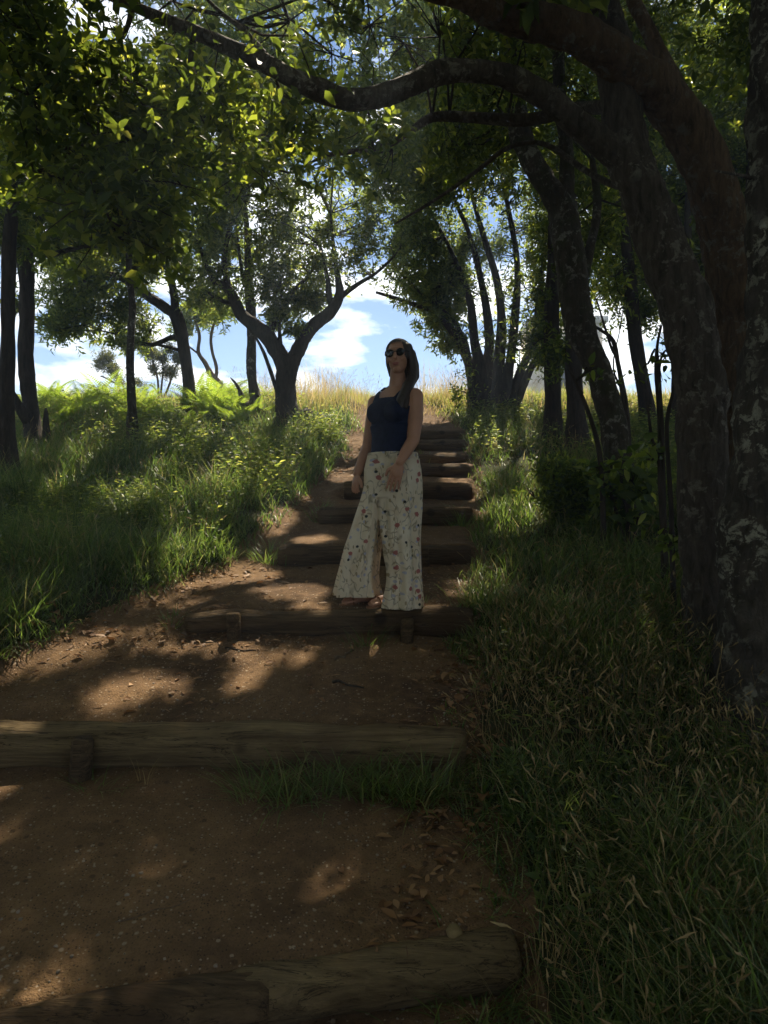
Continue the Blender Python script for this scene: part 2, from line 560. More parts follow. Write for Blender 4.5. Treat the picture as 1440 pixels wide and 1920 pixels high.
# ------------------------------------------------------------------ gaps in the canopy: where sunlight reaches the ground
LIT = []
for px, py, rx, ry, k in [(400, 1080, 100, 24, 1), (300, 1125, 70, 14, .9), (545, 1106, 60, 10, 1), (585, 1010, 28, 7, 1), (530, 962, 18, 12, 1),
                          (300, 1196, 90, 14, .95), (512, 1234, 48, 10, 1), (312, 1282, 48, 13, 1), (212, 1302, 34, 13, 1), (170, 1196, 70, 10, .9),
                          (14, 1244, 24, 14, 1), (585, 1137, 24, 6, 1), (800, 1146, 38, 5, 1), (285, 1622, 6, 4, .8), (640, 1612, 8, 6, .8), (604, 1675, 4, 4, .75),
                          (118, 1850, 4, 4, .7), (10, 1553, 6, 4, .8), (640, 890, 26, 10, 1), (455, 1278, 14, 8, 1), (470, 930, 40, 22, .9),
                          (900, 1105, 44, 26, .9), (880, 900, 40, 30, .9), (930, 800, 60, 40, .9), (860, 960, 40, 10, .9), (620, 800, 60, 50, .9), (520, 905, 40, 16, .8),
                          (830, 870, 40, 4, 1), (1010, 1600, 40, 30, .5), (120, 1010, 60, 14, .7), (250, 960, 60, 14, .7), (740, 950, 50, 4, .9), (1090, 1690, 30, 24, .5), (690, 1800, 10, 4, .6), (90, 1230, 80, 12, 1), (420, 1205, 50, 8, 1), (460, 1060, 60, 10, 1)] + [(float(a), float(b), 13., 6., 1.) for a, b in zip(np.random.default_rng(2).uniform(20, 600, 46), np.random.default_rng(3).uniform(810, 1010, 46))] \
        + [(float(a), float(b), 15., 8., 1.) for a, b in zip(np.random.default_rng(4).uniform(870, 1010, 16), np.random.default_rng(5).uniform(770, 1000, 16))] \
        + [(float(a), float(b), 8., 5., .8) for a, b in zip(np.random.default_rng(6).uniform(960, 1250, 16), np.random.default_rng(8).uniform(1150, 1700, 16))]:
    d = hit(px, py)
    g = H((px - 720) / F * d, d)
    d1, d2 = hit(px, py + ry), hit(px, py - ry)
    LIT.append(((px - 720) / F * d, d, rx / F * d, max(.05, abs(d2 - d1) / 2), k))

def sun_land(P):
    t = (P[:, 2] - rampz(P[:, 1])) / SUN[2]
    for _ in range(4):
        G = P - SUN * t[:, None]
        t = t + .7 * (G[:, 2] - rampz(G[:, 1])) / SUN[2]
    for _ in range(2):
        G = P - SUN * t[:, None]
        t = t + .75 * (G[:, 2] - H(G[:, 0], G[:, 1])) / SUN[2]
    return P - SUN * t[:, None]

def keep_mask(P):
    G = sun_land(P)
    k = np.ones(len(P), bool)
    u = rng.random(len(P))
    for x, y, rx, ry, p in LIT:
        w = 1 + .5 * vn(G[:, 0] * 7, G[:, 1] * 7, 21)
        k &= ~((((G[:, 0] - x) / (rx * 1.1 + .09)) ** 2 + ((G[:, 1] - y) / (ry * 1.1 + .10)) ** 2 < w) & (u < p))
    return k

# ------------------------------------------------------------------ leaves
def leaf_geo(P, D, Nn, L, W, fold=.18, six=False):
    S = norm(np.cross(D, Nn)); Nn = np.cross(S, D)
    L = L[:, None]; W = W[:, None]
    if six:
        a = P + D * L * .35 + S * W * .5 + Nn * W * fold; b = P + D * L * .35 - S * W * .5 + Nn * W * fold
        a2 = P + D * L * .72 + S * W * .36 - Nn * L * .02; b2 = P + D * L * .72 - S * W * .36 - Nn * L * .02
        tip = P + D * L - Nn * L * .12; m = P + D * L * .5
        V = np.stack([P, a, a2, tip, b2, b, m], 1)
        f = np.array([[0, 1, 6], [1, 2, 6], [2, 3, 6], [3, 4, 6], [4, 5, 6], [5, 0, 6]])
        k = 7
    else:
        a = P + D * L * .45 + S * W * .5 + Nn * W * fold; b = P + D * L * .45 - S * W * .5 + Nn * W * fold
        V = np.stack([P, a, P + D * L - Nn * L * .1, b], 1)
        f = np.array([[0, 1, 2], [0, 2, 3]])
        k = 4
    n = len(P)
    Fx = (np.arange(n)[:, None, None] * k + f[None]).reshape(-1, 3)
    return V.reshape(-1, 3), Fx, k

def clump_leaves(c, r, n, ll, lpt, seed, flatten=1.0, up=.25, tlen=.16):
    r_ = np.random.default_rng(seed)
    g = norm(r_.normal(size=(n, 3)))
    T = c + np.clip(r_.normal(0, .56, (n, 3)), -1.5, 1.5) * np.asarray(r)
    g = norm(T - c + 1e-4)
    D = norm(g * .7 + r_.normal(0, .5, (n, 3)) + np.array([0, 0, up]))
    A = norm(np.cross(D, r_.normal(size=(n, 3)))); B = np.cross(D, A)
    Ps, Ds, Ns, Ls = [], [], [], []
    for k in range(lpt):
        an = k * 2.4 + r_.uniform(-.3, .3, (n, 1)); pi = r_.uniform(.55, 1.35, (n, 1))
        d = np.cos(pi) * D + np.sin(pi) * (np.cos(an) * A + np.sin(an) * B)
        d[:, 2] -= .12
        d = norm(d)
        nn = norm(D * .8 + r_.normal(0, .35, (n, 3)) + np.array([0, 0, .35]))
        Ps.append(T - D * tlen * (k / lpt)); Ds.append(d); Ns.append(nn); Ls.append(ll * r_.uniform(.6, 1.2, n))
    return T, D, np.vstack(Ps), np.vstack(Ds), np.vstack(Ns), np.concatenate(Ls)

TRI = [0]
class Tree:
    def __init__(s, name, label, cat, base, group=None, bark='bark_dark', leaf='leaf'):
        s.base = np.array(base, float); s.bark = bark; s.leafm = leaf
        s.root = empty(name, s.base, label, cat, group)
        s.limbs = []; s.lv = []; s.tw = []; s.seed = int(abs(base[0] * 1000) + abs(base[1] * 777)) % 99991
    def limb(s, pts, part='branch', sides=10, wob=.05, res=7, flare=False, mat=None):
        """pts: (px, py, width px, depth)"""
        P = np.array([at(p[0], p[1], p[3]) for p in pts]); r = np.array([p[2] / 2 / F * p[3] for p in pts])
        return s.limb3(P, r, part, sides, wob, res, flare, mat)
    def limb3(s, P, r, part='branch', sides=10, wob=.05, res=7, flare=False, mat=None):
        C = catmull(np.column_stack([P, r]), res)
        pts, rad = C[:, :3], np.maximum(C[:, 3], .002)
        if flare:
            h = pts[:, 2] - pts[0, 2]
            rad = rad * (1 + .45 * np.exp(-np.clip(h, 0, 9) / .16))
            pts = pts.copy(); dn = pts[0].copy(); dn[2] -= .25
            pts = np.vstack([dn, pts]); rad = np.concatenate([[rad[0] * 1.15], rad])
        s.seed += 1
        V, Fs = tube(pts, rad, sides, wob, s.seed)
        mb = MB(); mb.add(V, Fs)
        s.limbs.append(pts)
        return add_obj(part, mb.mesh(part, s.base, True), M[mat or s.bark], s.root)
    def clump(s, c, r, n, ll=.09, lpt=8, w=.36, six=False, cull=True, twigs=True, up=.25, tlen=.16):
        s.seed += 7
        T, D, P, Dd, Nn, L = clump_leaves(np.asarray(c, float), r, n, ll, lpt, s.seed, up=up, tlen=tlen)
        if cull:
            k = keep_mask(P)
            tt = (P[:, 2] - 3.7) / SUN[2]; Q = P - SUN * tt[:, None]
            k &= ~((tt > .55) & (Q[:, 0] > -2.6) & (Q[:, 0] < .3) & (Q[:, 1] > 3.2) & (Q[:, 1] < 4.8) & (vn(Q[:, 0] * 3.5, Q[:, 1] * 3.5, 91) > -.22))
            P, Dd, Nn, L = P[k], Dd[k], Nn[k], L[k]
        r_ = np.random.default_rng(s.seed)
        rn = np.clip(r_.normal(.45, .25, len(P)), 0, 1)
        V, Fx, kk = leaf_geo(P, Dd, Nn, L, L * w * r_.uniform(.8, 1.2, len(P)), six=six)
        s.lv.append((V, Fx, np.repeat(rn, kk)))
        TRI[0] += len(Fx)
        if twigs and s.limbs:
            LP = np.vstack(s.limbs)
            m = min(n, max(4, n // 5))
            hub = np.asarray(c, float)
            an = LP[np.argmin(((LP - hub) ** 2).sum(1) + 1.5 * np.clip(LP[:, 2] - hub[2], 0, 9))]
            hubs = hub + r_.normal(0, .32, (max(2, m // 9), 3)) * np.asarray(r)
            if np.linalg.norm(an - hub) < 1.1:
                s.tw.append(sticks(np.repeat(an[None], len(hubs), 0), hubs, .011 + .004 * np.mean(r), .006, s.seed))
            idx = r_.choice(n, m, replace=False)
            Te = T[idx]
            hb = hubs[np.argmin(((Te[:, None] - hubs[None]) ** 2).sum(-1), 1)]
            if cull:
                kk_ = keep_mask(Te) & keep_mask((Te + hb) / 2) & keep_mask(hb); Te, hb = Te[kk_], hb[kk_]
            if len(Te): s.tw.append(sticks(hb, Te, .006, .0022, s.seed + 1))
    def clump_px(s, px, py, rx, ry, d, rd, n, dens=1.0, **k):
        dens = dens * getattr(s, 'dens', 1.0)
        s.clump(at(px, py, d), (rx / F * d, rd, ry / F * d), int(n * (1.0 if k.get('six') else 1.9) * dens), **k)
    def done(s, crown='crown'):
        if s.lv:
            V = []; Fx = []; Rn = []; o = 0
            for v, f, r in s.lv:
                V.append(v); Fx.append(f + o); Rn.append(r); o += len(v)
            me = make_mesh(crown, np.vstack(V) - s.base, np.vstack(Fx), False, np.concatenate(Rn))
            tag(add_obj(crown, me, M[s.leafm], s.root), kind='stuff')
        if s.tw:
            mb = MB()
            for v, f in s.tw: mb.add(v, f)
            tag(add_obj('twigs', mb.mesh('twigs', s.base, True), M['twig'], s.root), kind='stuff')

def base_at(px, py):
    d = hit(px, py)
    x = (px - 720) / F * d
    return d, np.array([x, d, float(H(x, d))])

def base_d(px, d):
    x = (px - 720) / F * d
    return np.array([x, d, float(H(x, d))])


# ------------------------------------------------------------------ trees on the right
# R2: grey trunk leaning over the steps, with the long arching limb
d2 = 4.1
b = base_d(1325, d2)
R2 = Tree('leaning_tree', 'thick grey-barked tree leaning over the steps with a long limb arching across the path', 'tree', b, bark='bark_grey')
y0 = 960 + (CAMZ - b[2]) / d2 * F
R2.limb([(1325, y0, 104, d2), (1330, 1120, 92, d2), (1322, 1000, 88, d2), (1316, 800, 90, d2), (1312, 720, 92, d2 + .02), (1294, 613, 90, d2 + .05), (1255, 497, 88, d2 + .1),
         (1212, 380, 82, d2 + .15), (1178, 290, 80, d2 + .2), (1166, 200, 70, d2 + .25), (1150, 100, 70, d2 + .3), (1128, 10, 66, d2 + .35), (1110, -120, 56, d2 + .4), (1120, -330, 36, d2 + .5)],
        'trunk', 26, .07, 10, True)
R2.limb([(1182, 310, 58, d2 + .18), (1120, 262, 52, d2 + .16), (1070, 222, 48, d2 + .14), (1020, 178, 44, d2 + .1), (960, 147, 42, d2 + .05), (895, 134, 40, d2), (820, 136, 44, d2 - .05),
         (770, 160, 40, d2 - .1), (715, 180, 40, d2 - .12), (655, 186, 38, d2 - .15), (600, 170, 40, d2 - .15), (550, 148, 36, d2 - .2), (500, 120, 34, d2 - .2), (450, 98, 32, d2 - .2),
         (400, 75, 27, d2 - .2), (350, 55, 24, d2 - .25), (300, 33, 22, d2 - .3), (225, 0, 18, d2 - .3), (120, -40, 13, d2 - .3), (0, -60, 8, d2 - .3)], 'branch', 12, .06, 6)
R2.limb([(1160, 195, 30, d2 + .2), (1120, 200, 26, d2 + .5), (1070, 206, 24, d2 + .8), (1020, 220, 22, d2 + .9), (970, 225, 22, d2 + 1), (870, 219, 19, d2 + 1.1), (810, 221, 17, d2 + 1.2), (770, 245, 14, d2 + 1.3),
         (720, 274, 12, d2 + 1.4), (615, 290, 8, d2 + 1.5)], 'branch', 8, .06, 5)
R2.limb([(1180, 350, 16, d2 + .2), (1140, 343, 13, d2 + .5), (1090, 315, 12, d2 + .8), (1020, 270, 10, d2 + 1), (955, 276, 9, d2 + 1.1), (895, 320, 8, d2 + 1.3), (820, 372, 6, d2 + 1.6), (740, 420, 4, d2 + 1.9)], 'branch', 7, .06, 5)
R2.limb([(365, 60, 14, d2 - .2), (355, 120, 9, d2 - .25), (340, 190, 6, d2 - .3), (310, 270, 3, d2 - .3)], 'branch', 6, .05, 5)
R2.limb([(250, 12, 14, d2 - .3), (235, 60, 9, d2 - .3), (190, 160, 6, d2 - .35), (182, 300, 3, d2 - .4)], 'branch', 6, .05, 5)
R2.limb([(520, 130, 13, d2 - .2), (460, 60, 11, d2), (410, 20, 8, d2 + .2), (350, -40, 5, d2 + .3)], 'branch', 6, .05, 5)
for q in [(90, 60, 120, 80, 3.7, .6, 60), (200, 150, 130, 90, 3.6, .6, 60), (60, 210, 110, 90, 3.5, .6, 62), (220, 380, 120, 80, 3.6, .5, 60), (300, 250, 110, 80, 3.8, .5, 55),
          (420, 180, 100, 70, 4.2, .6, 48), (340, 30, 110, 60, 4.3, .6, 40), (520, 50, 110, 50, 4.4, .6, 44), (640, 60, 110, 60, 4.5, .6, 48), (560, 240, 90, 50, 4.6, .6, 38), (130, 330, 130, 70, 4.0, .6, 50),
          (760, 70, 90, 50, 5.0, .7, 50), (880, 60, 90, 60, 5.2, .7, 55), (700, 250, 80, 50, 5.2, .7, 38), (980, 90, 80, 70, 5.2, .7, 40), (250, 430, 80, 50, 3.8, .5, 40), (460, 300, 90, 60, 5.0, .6, 36), (30, 60, 80, 80, 3.4, .5, 40)]:
    R2.clump_px(*q, dens=1.75, ll=.078, lpt=9, w=.42, six=True, tlen=.12)
# unseen overhead roof added to this crown to shade the path and the camera
ro = np.random.default_rng(5)
for k in range(90):
    x, y = ro.uniform(-5.5, 5), ro.uniform(-3.5, 6.4)
    z = max(4.6 + ro.uniform(0, 1.4) + .12 * abs(x), CAMZ + .80 * y + 1.0)
    R2.clump((x, y, z), (.95, .95, .4), 75, ll=.17, lpt=9, w=.5)
R2.done()
# the nearest leaves of the arching limb, each one a leaf of its own
LM = []
for v in range(3):
    r_ = np.random.default_rng(40 + v)
    V, Fx, kk = leaf_geo(np.zeros((1, 3)), np.array([[0, 1., 0]]), np.array([[0, 0, 1.]]), np.array([.085]), np.array([.034 + .003 * v]), .1 + .1 * v, True)
    me = make_mesh('leaf', V, Fx, False, np.full(kk, .1 + .2 * v)); me.materials.append(M['leaf']); LM.append(me)
for k in range(150):
    r_ = np.random.default_rng(900 + k)
    c = [(90, 200), (200, 330), (250, 420), (150, 90), (330, 200), (430, 150), (560, 120)][k % 7]
    o = bpy.data.objects.new('leaf', LM[k % 3]); COL.objects.link(o); o.parent = R2.root
    p = at(c[0] + r_.normal(0, 60), c[1] + r_.normal(0, 45), r_.uniform(3.2, 3.8))
    o.location = p - R2.base
    o.rotation_euler = (r_.normal(-.5, .6), r_.normal(0, .6), r_.uniform(0, 6.28))

# R1: lichen spotted trunk at the right edge, with the painted trail mark
d1 = 3.55
b = base_d(1425, d1)
R1 = Tree('lichen_tree', 'tree trunk crusted with pale lichen and bearing a small yellow and red paint mark', 'tree', b, bark='bark_lichen')
y0 = 960 + (CAMZ - b[2]) / d1 * F
R1.limb([(1425, y0, 190, d1), (1428, 1200, 150, d1), (1432, 1050, 150, d1), (1440, 900, 142, d1), (1452, 700, 120, d1), (1462, 500, 112, d1), (1464, 300, 110, d1), (1462, 100, 105, d1), (1455, -60, 90, d1), (1440, -250, 66, d1 + .2)], 'trunk', 26, .09, 11, True)
R1.limb([(1420, 340, 8, d1 + .02), (1395, 330, 7, d1 - .1), (1340, 320, 4, d1 - .3)], 'branch', 6, .05, 4)
R1.limb([(1455, -60, 60, d1), (1330, -200, 46, d1 + .4), (1150, -330, 34, d1 + .6), (900, -420, 22, d1 + .8)], 'branch', 10, .06, 5)
R1.limb([(1455, -60, 50, d1), (1500, -300, 34, d1 + .6), (1560, -500, 20, d1 + 1.2)], 'branch', 10, .06, 5)
for k in range(16):  # overhead clumps added above the frame for shade
    x, y = ro.uniform(.8, 5.0), ro.uniform(1.0, 6)
    R1.clump((x, y, max(4.6, CAMZ + .80 * y + .8) + ro.uniform(0, 1.0)), (.9, .9, .45), 55, ll=.14, lpt=8, w=.46)
R1.clump_px(1400, 60, 90, 90, 5.2, .6, 40, ll=.1)
R1.done()
mb = MB()
# painted stripes wrap a few centimetres of the bark
def paint(py, h, mat, x0, x1):
    ctr = at(1451, py, d1); rr = 121 / 2 / F * d1 * 1.05
    ang = np.linspace(x0, x1, 7); V = []
    for z in (-h / 2, h / 2):
        for a in ang: V.append(ctr + np.array([rr * math.sin(a), -rr * math.cos(a), z]))
    V = np.array(V); n = 7
    return make_mesh('trail_mark', V - R1.base, np.array([[i, i + 1, n + i + 1, n + i] for i in range(n - 1)]))
add_obj('trail_mark', paint(663, .022, None, -.42, .3), plain('yellow_paint', (.62, .42, .02), .7, nscale=60), R1.root)
add_obj('trail_mark', paint(680, .024, None, -.52, .3), plain('red_paint', (.5, .03, .02), .7, nscale=60), R1.root)

# R3: brown limb arching across the top of the frame
d3 = 4.6
b = base_d(1440, d3)
R3 = Tree('arching_tree', 'smooth brown tree bent far over the path behind the lichen trunk', 'tree', b, bark='bark_brown')
y0 = 960 + (CAMZ - b[2]) / d3 * F
R3.limb([(1440, y0, 120, d3), (1430, 1000, 100, d3), (1405, 800, 96, d3), (1388, 620, 96, d3), (1372, 500, 94, d3 - .05), (1355, 420, 90, d3 - .1), (1330, 330, 86, d3 - .15), (1290, 245, 82, d3 - .2),
         (1248, 185, 80, d3 - .25), (1195, 138, 76, d3 - .3), (1120, 85, 72, d3 - .4), (1045, 50, 66, d3 - .45), (980, 38, 60, d3 - .5), (920, 20, 54, d3 - .55), (850, -14, 46, d3 - .6), (760, -30, 36, d3 - .6), (620, -60, 22, d3 - .6)], 'trunk', 24, .06, 9, True)
R3.limb([(1262, 160, 38, d3 - .2), (1238, 105, 30, d3 - .1), (1210, 45, 28, d3), (1180, -20, 24, d3 + .1), (1150, -140, 16, d3 + .2)], 'branch', 10, .05, 5)
R3.limb([(1170, 120, 40, d3 - .2), (1110, 30, 30, d3 - .1), (1060, -120, 20, d3)], 'branch', 10, .05, 5)
for k in range(14):  # more out-of-view clumps, added to thicken the shade
    x, y = ro.uniform(-1.5, 4.5), ro.uniform(4.8, 8)
    R3.clump((x, y, CAMZ + .80 * y + ro.uniform(.5, 1.2)), (.95, .9, .45), 60, ll=.13, lpt=8, w=.46)
# upper crown added out of view, laid between sun and steps for shade
for gx in np.arange(-4.2, 3.6, .62):
    for gy in np.arange(.1, 7.4, .5):
        G = np.array([gx + ro.uniform(-.25, .25), gy + ro.uniform(-.25, .25), 0]); G[2] = rampz(G[1])
        for h in np.arange(3.6, 9.5, .2):
            Pq = G + SUN * (h / SUN[2])
            if (Pq[2] - CAMZ) / Pq[1] > .84: break
        R3.clump(G + SUN * ((h + ro.uniform(0, .8)) / SUN[2]), (.6, .6, .3), 62 if gy < 3.2 else 30, ll=.15, lpt=8, w=.5, twigs=False)
R3.done()

# R4: slimmer pale-stained leaning trunk further up
d4 = 6.3
b = base_d(1165, d4)
R4 = Tree('slender_tree', 'slender leaning tree with a bent pale-stained trunk standing below the two straight stems', 'tree', b, bark='bark_moss')
y0 = 960 + (CAMZ - b[2]) / d4 * F
R4.limb([(1170, y0, 66, d4), (1160, 880, 54, d4), (1148, 780, 48, d4), (1122, 700, 48, d4), (1090, 620, 56, d4), (1076, 540, 58, d4), (1066, 470, 54, d4), (1054, 400, 52, d4 + .1), (1028, 350, 42, d4 + .1), (1002, 310, 42, d4 + .15),
         (980, 265, 42, d4 + .2), (970, 210, 38, d4 + .2), (964, 130, 34, d4 + .2), (958, 40, 30, d4 + .2), (960, -80, 20, d4 + .2)], 'trunk', 14, .07, 7, True)
R4.limb([(1068, 420, 36, d4 + .1), (1062, 370, 30, d4 + .3), (1062, 280, 26, d4 + .4), (1050, 180, 24, d4 + .4), (1046, 60, 20, d4 + .4), (1050, -60, 14, d4 + .5)], 'branch', 10, .07, 5)
R4.limb([(1085, 560, 24, d4), (1105, 470, 18, d4 + .3), (1120, 390, 16, d4 + .5), (1110, 300, 12, d4 + .7)], 'branch', 8, .07, 5)
for q in [(1010, 130, 90, 80, 7.2, .7, 100), (1090, 230, 80, 80, 7.4, .7, 100), (950, 250, 70, 60, 7.0, .6, 80), (1000, 30, 90, 60, 6.8, .7, 90), (1120, 420, 50, 90, 7.6, .5, 80), (900, 170, 80, 50, 7.0, .6, 80), (820, 110, 80, 50, 7.0, .6, 70),
          (860, 270, 70, 40, 7.0, .6, 60), (1170, 60, 90, 60, 7.0, .7, 90)]:
    R4.clump_px(*q, ll=.095, lpt=8, w=.36)
R4.done()

# R5 / R6: two straight stems side by side
def straight(px, py, w, topx, topy, name, label, clumps):
    d, b = base_at(px, py)
    t = Tree(name, label, 'tree', b, bark='bark_dark')
    t.limb([(px, py, w * 1.35, d), (px + .1 * (topx - px), py - 60, w, d), (px + .4 * (topx - px), py + .4 * (topy - py), w * .95, d), (px + .7 * (topx - px) + 6, py + .7 * (topy - py), w * .75, d + .1), (topx, topy, w * .4, d + .2)], 'trunk', 12, .07, 8, True)
    for q in clumps: t.clump_px(q[0], q[1], q[2], q[3], d + q[4], q[5], q[6], ll=q[7] if len(q) > 7 else .105, lpt=8, w=.36)
    t.done(); return t
straight(1037, 822, 30, 1030, 300, 'straight_tree', 'dark straight-stemmed tree, the one of two close stems nearer the steps', [(1010, 560, 60, 60, .2, .5, 90), (990, 640, 55, 50, .3, .5, 90), (1030, 440, 60, 70, .4, .6, 90)])
straight(1082, 840, 33, 1062, 260, 'straight_tree', 'dark straight-stemmed tree rising right behind the slender leaning trunk', [(1045, 660, 40, 40, .3, .4, 60), (1100, 330, 60, 60, .6, .6, 80)])
straight(1216, 808, 27, 1150, 330, 'forked_tree', 'thin dark tree with hanging narrow leaves standing right of the pale hut wall', [(1170, 520, 45, 50, .3, .5, 90, .1), (1200, 580, 40, 35, .2, .4, 60, .1), (1160, 430, 60, 50, .5, .5, 90), (1230, 480, 50, 60, 1, .5, 90), (1230, 340, 60, 60, 1, .6, 100), (1290, 400, 60, 70, 1.4, .6, 100)])
straight(1268, 800, 22, 1290, 360, 'thin_tree', 'thin bare-stemmed tree just left of the thick leaning trunk', [(1290, 600, 30, 50, 1.0, .4, 60), (1330, 480, 60, 90, 1.2, .6, 120), (1345, 300, 70, 90, 1.4, .7, 140), (1290, 230, 60, 60, 1.0, .7, 100), (1390, 180, 60, 80, 1.4, .7, 120), (1330, 120, 60, 60, 1.2, .7, 100), (1400, 620, 40, 90, 1.4, .6, 100), (1150, 150, 80, 80, 1.2, .8, 120), (1240, 120, 80, 80, 1.5, .8, 120), (1420, 420, 50, 90, 1.6, .6, 100), (1180, 250, 70, 70, 1.6, .7, 110), (1120, 330, 60, 70, 1.8, .7, 100), (1400, 300, 70, 90, 2, .7, 100), (1320, 690, 26, 40, 1.6, .4, 50)] + [(1110 + 75 * (k % 5) + ro.uniform(-30, 30), 40 + 80 * (k // 5) + ro.uniform(-30, 30), 70, 65, ro.uniform(.5, 3), .7, 120) for k in range(35)])

# R10: many-stemmed tree at the head of the steps, crown hanging over the path
d10, b = base_at(930, 770)
R10 = Tree('multi_stem_tree', 'bushy many-stemmed tree at the head of the steps, crown hanging over the path', 'tree', b, bark='bark_dark', leaf='leaf_far')
R10.dens = 1.05
for px0, pts in [(890, [(885, 700, 20), (868, 655, 18), (848, 620, 15), (815, 585, 12), (780, 572, 9), (745, 560, 7), (705, 548, 5)]),
                 (905, [(900, 690, 22), (890, 640, 18), (880, 560, 14), (850, 480, 9), (820, 420, 6)]), (918, [(915, 690, 20), (918, 630, 18), (905, 540, 13), (880, 440, 9), (850, 370, 6)]),
                 (932, [(935, 690, 22), (940, 600, 18), (930, 520, 14), (900, 420, 10), (880, 350, 6)]), (945, [(955, 690, 18), (965, 600, 16), (970, 500, 12), (955, 400, 9), (940, 330, 6)]),
                 (955, [(975, 700, 16), (1000, 640, 14), (1010, 560, 10), (1020, 480, 6)]), (962, [(990, 700, 14), (1020, 650, 11), (1045, 600, 8)]), (900, [(880, 700, 14), (872, 640, 10), (840, 590, 7), (800, 560, 5), (760, 520, 4)])]:
    R10.limb([(px0, 772, pts[0][2] * 1.2, d10)] + [(a, c, w, d10 + (hash((a, c)) % 7 - 3) * .08) for a, c, w in pts], 'trunk', 9, .07, 5, True)
for q in [(800, 560, 40, 22, -.1, .4, 60), (770, 520, 50, 40, 0, .6, 90), (820, 600, 34, 26, 0, .4, 70), (840, 640, 30, 26, .1, .4, 60), (835, 540, 50, 40, 0, .6, 110), (800, 450, 60, 50, .1, .7, 150), (870, 460, 60, 50, .2, .7, 150), (760, 420, 60, 50, .4, .7, 140), (870, 530, 50, 40, .5, .5, 120), (930, 610, 50, 40, .5, .5, 120), (990, 660, 40, 40, .5, .4, 90), (840, 590, 40, 30, .4, .4, 80), (900, 490, 60, 50, .7, .6, 140), (820, 510, 50, 40, .5, .6, 110), (960, 530, 50, 60, .8, .6, 120), (1000, 420, 50, 60, .6, .6, 120),
          (830, 370, 70, 50, .2, .8, 170), (910, 380, 60, 50, .2, .8, 150), (940, 470, 50, 60, .2, .6, 140), (900, 560, 50, 50, .1, .6, 130), (960, 570, 45, 50, .1, .6, 130), (905, 640, 40, 40, -.1, .4, 80), (965, 650, 40, 40, -.1, .5, 110), (1010, 600, 40, 50, .1, .5, 100), (760, 350, 60, 40, .5, .7, 120), (740, 470, 40, 40, .6, .6, 80),
          (880, 690, 14, 34, -.3, .25, 50), (860, 300, 70, 40, .4, .8, 120), (960, 320, 60, 50, .4, .8, 120), (780, 280, 60, 40, .8, .7, 110), (700, 410, 40, 40, .8, .6, 80), (990, 500, 40, 50, .4, .5, 90)]:
    R10.clump_px(q[0], q[1], q[2], q[3], d10 + q[4], q[5], q[6], ll=.10, lpt=8, w=.33)
for k in range(25):
    px, py = 690 + 80 * (k % 5) + ro.uniform(-30, 30), 110 + 55 * (k // 5) + ro.uniform(-25, 25)
    R10.clump_px(px, py, 75, 52, d10 - ro.uniform(.2, 2.2), .8, 105, ll=.11, lpt=8, w=.36)
R10.done()

# ------------------------------------------------------------------ trees on the left
dA, b = base_at(22, 905)
L1 = Tree('edge_tree', 'dark slim tree at the edge of the wood, left of the fork-topped trunk', 'tree', b)
L1.limb([(22, 905, 34, dA), (14, 800, 28, dA), (14, 640, 26, dA), (16, 530, 25, dA), (20, 430, 24, dA), (30, 330, 20, dA), (40, 220, 14, dA)], 'trunk', 12, .08, 7, True)
for q in [(20, 330, 60, 70, 0, .6, 90), (70, 270, 70, 60, .3, .6, 90), (20, 440, 40, 50, .5, .5, 60), (130, 330, 70, 50, .4, .6, 90)]:
    L1.clump_px(q[0], q[1], q[2], q[3], dA + q[4], q[5], q[6], ll=.10)
L1.done()
dB, b = base_at(66, 838)
L2 = Tree('forked_trunk_tree', 'dark tree with a trunk forking at its top and a slanting stub at its foot', 'tree', b)
L2.limb([(68, 838, 36, dB), (58, 780, 27, dB), (50, 690, 27, dB), (50, 600, 27, dB), (50, 535, 28, dB), (47, 475, 34, dB)], 'trunk', 12, .08, 7, True)
L2.limb([(47, 480, 24, dB), (35, 430, 20, dB), (20, 370, 14, dB), (10, 300, 9, dB)], 'branch', 9, .08, 5)
L2.limb([(50, 480, 24, dB), (66, 440, 18, dB), (76, 380, 14, dB), (80, 300, 8, dB)], 'branch', 9, .08, 5)
L2.limb([(60, 470, 14, dB), (90, 478, 12, dB), (130, 468, 9, dB), (170, 462, 6, dB), (210, 470, 4, dB)], 'branch', 8, .08, 5)
L2.limb([(62, 800, 26, dB), (40, 770, 20, dB - .1), (20, 738, 17, dB - .2), (4, 715, 12, dB - .2)], 'branch', 9, .08, 5)
for q in [(40, 400, 60, 40, 0, .6, 80), (100, 440, 60, 35, 0, .6, 80), (30, 570, 26, 26, .4, .3, 30), (160, 430, 60, 40, .1, .6, 80), (100, 370, 70, 40, .2, .6, 90), (60, 330, 70, 40, .2, .6, 90)]:
    L2.clump_px(q[0], q[1], q[2], q[3], dB + q[4], q[5], q[6], ll=.09)
L2.done()

dC, b = base_at(248, 838)
L3 = Tree('pole_tree', 'thin pole-straight tree trunk standing alone in the grass of the bank', 'tree', b, bark='bark_moss')
L3.limb([(250, 838, 22, dC), (247, 760, 17, dC), (244, 690, 15, dC), (246, 620, 14, dC), (248, 570, 13, dC), (243, 520, 12, dC), (241, 470, 11, dC), (238, 380, 8, dC), (240, 280, 5, dC)], 'trunk', 10, .07, 7, True)
L3.limb([(246, 505, 8, dC), (275, 490, 6, dC), (300, 478, 4, dC)], 'branch', 6, .07, 4)
for q in [(230, 440, 60, 40, 0, .5, 90), (280, 400, 60, 50, .1, .5, 90), (200, 360, 60, 50, .1, .5, 90), (270, 320, 70, 50, .2, .6, 100)]:
    L3.clump_px(q[0], q[1], q[2], q[3], dC + q[4], q[5], q[6], ll=.10)
L3.done()

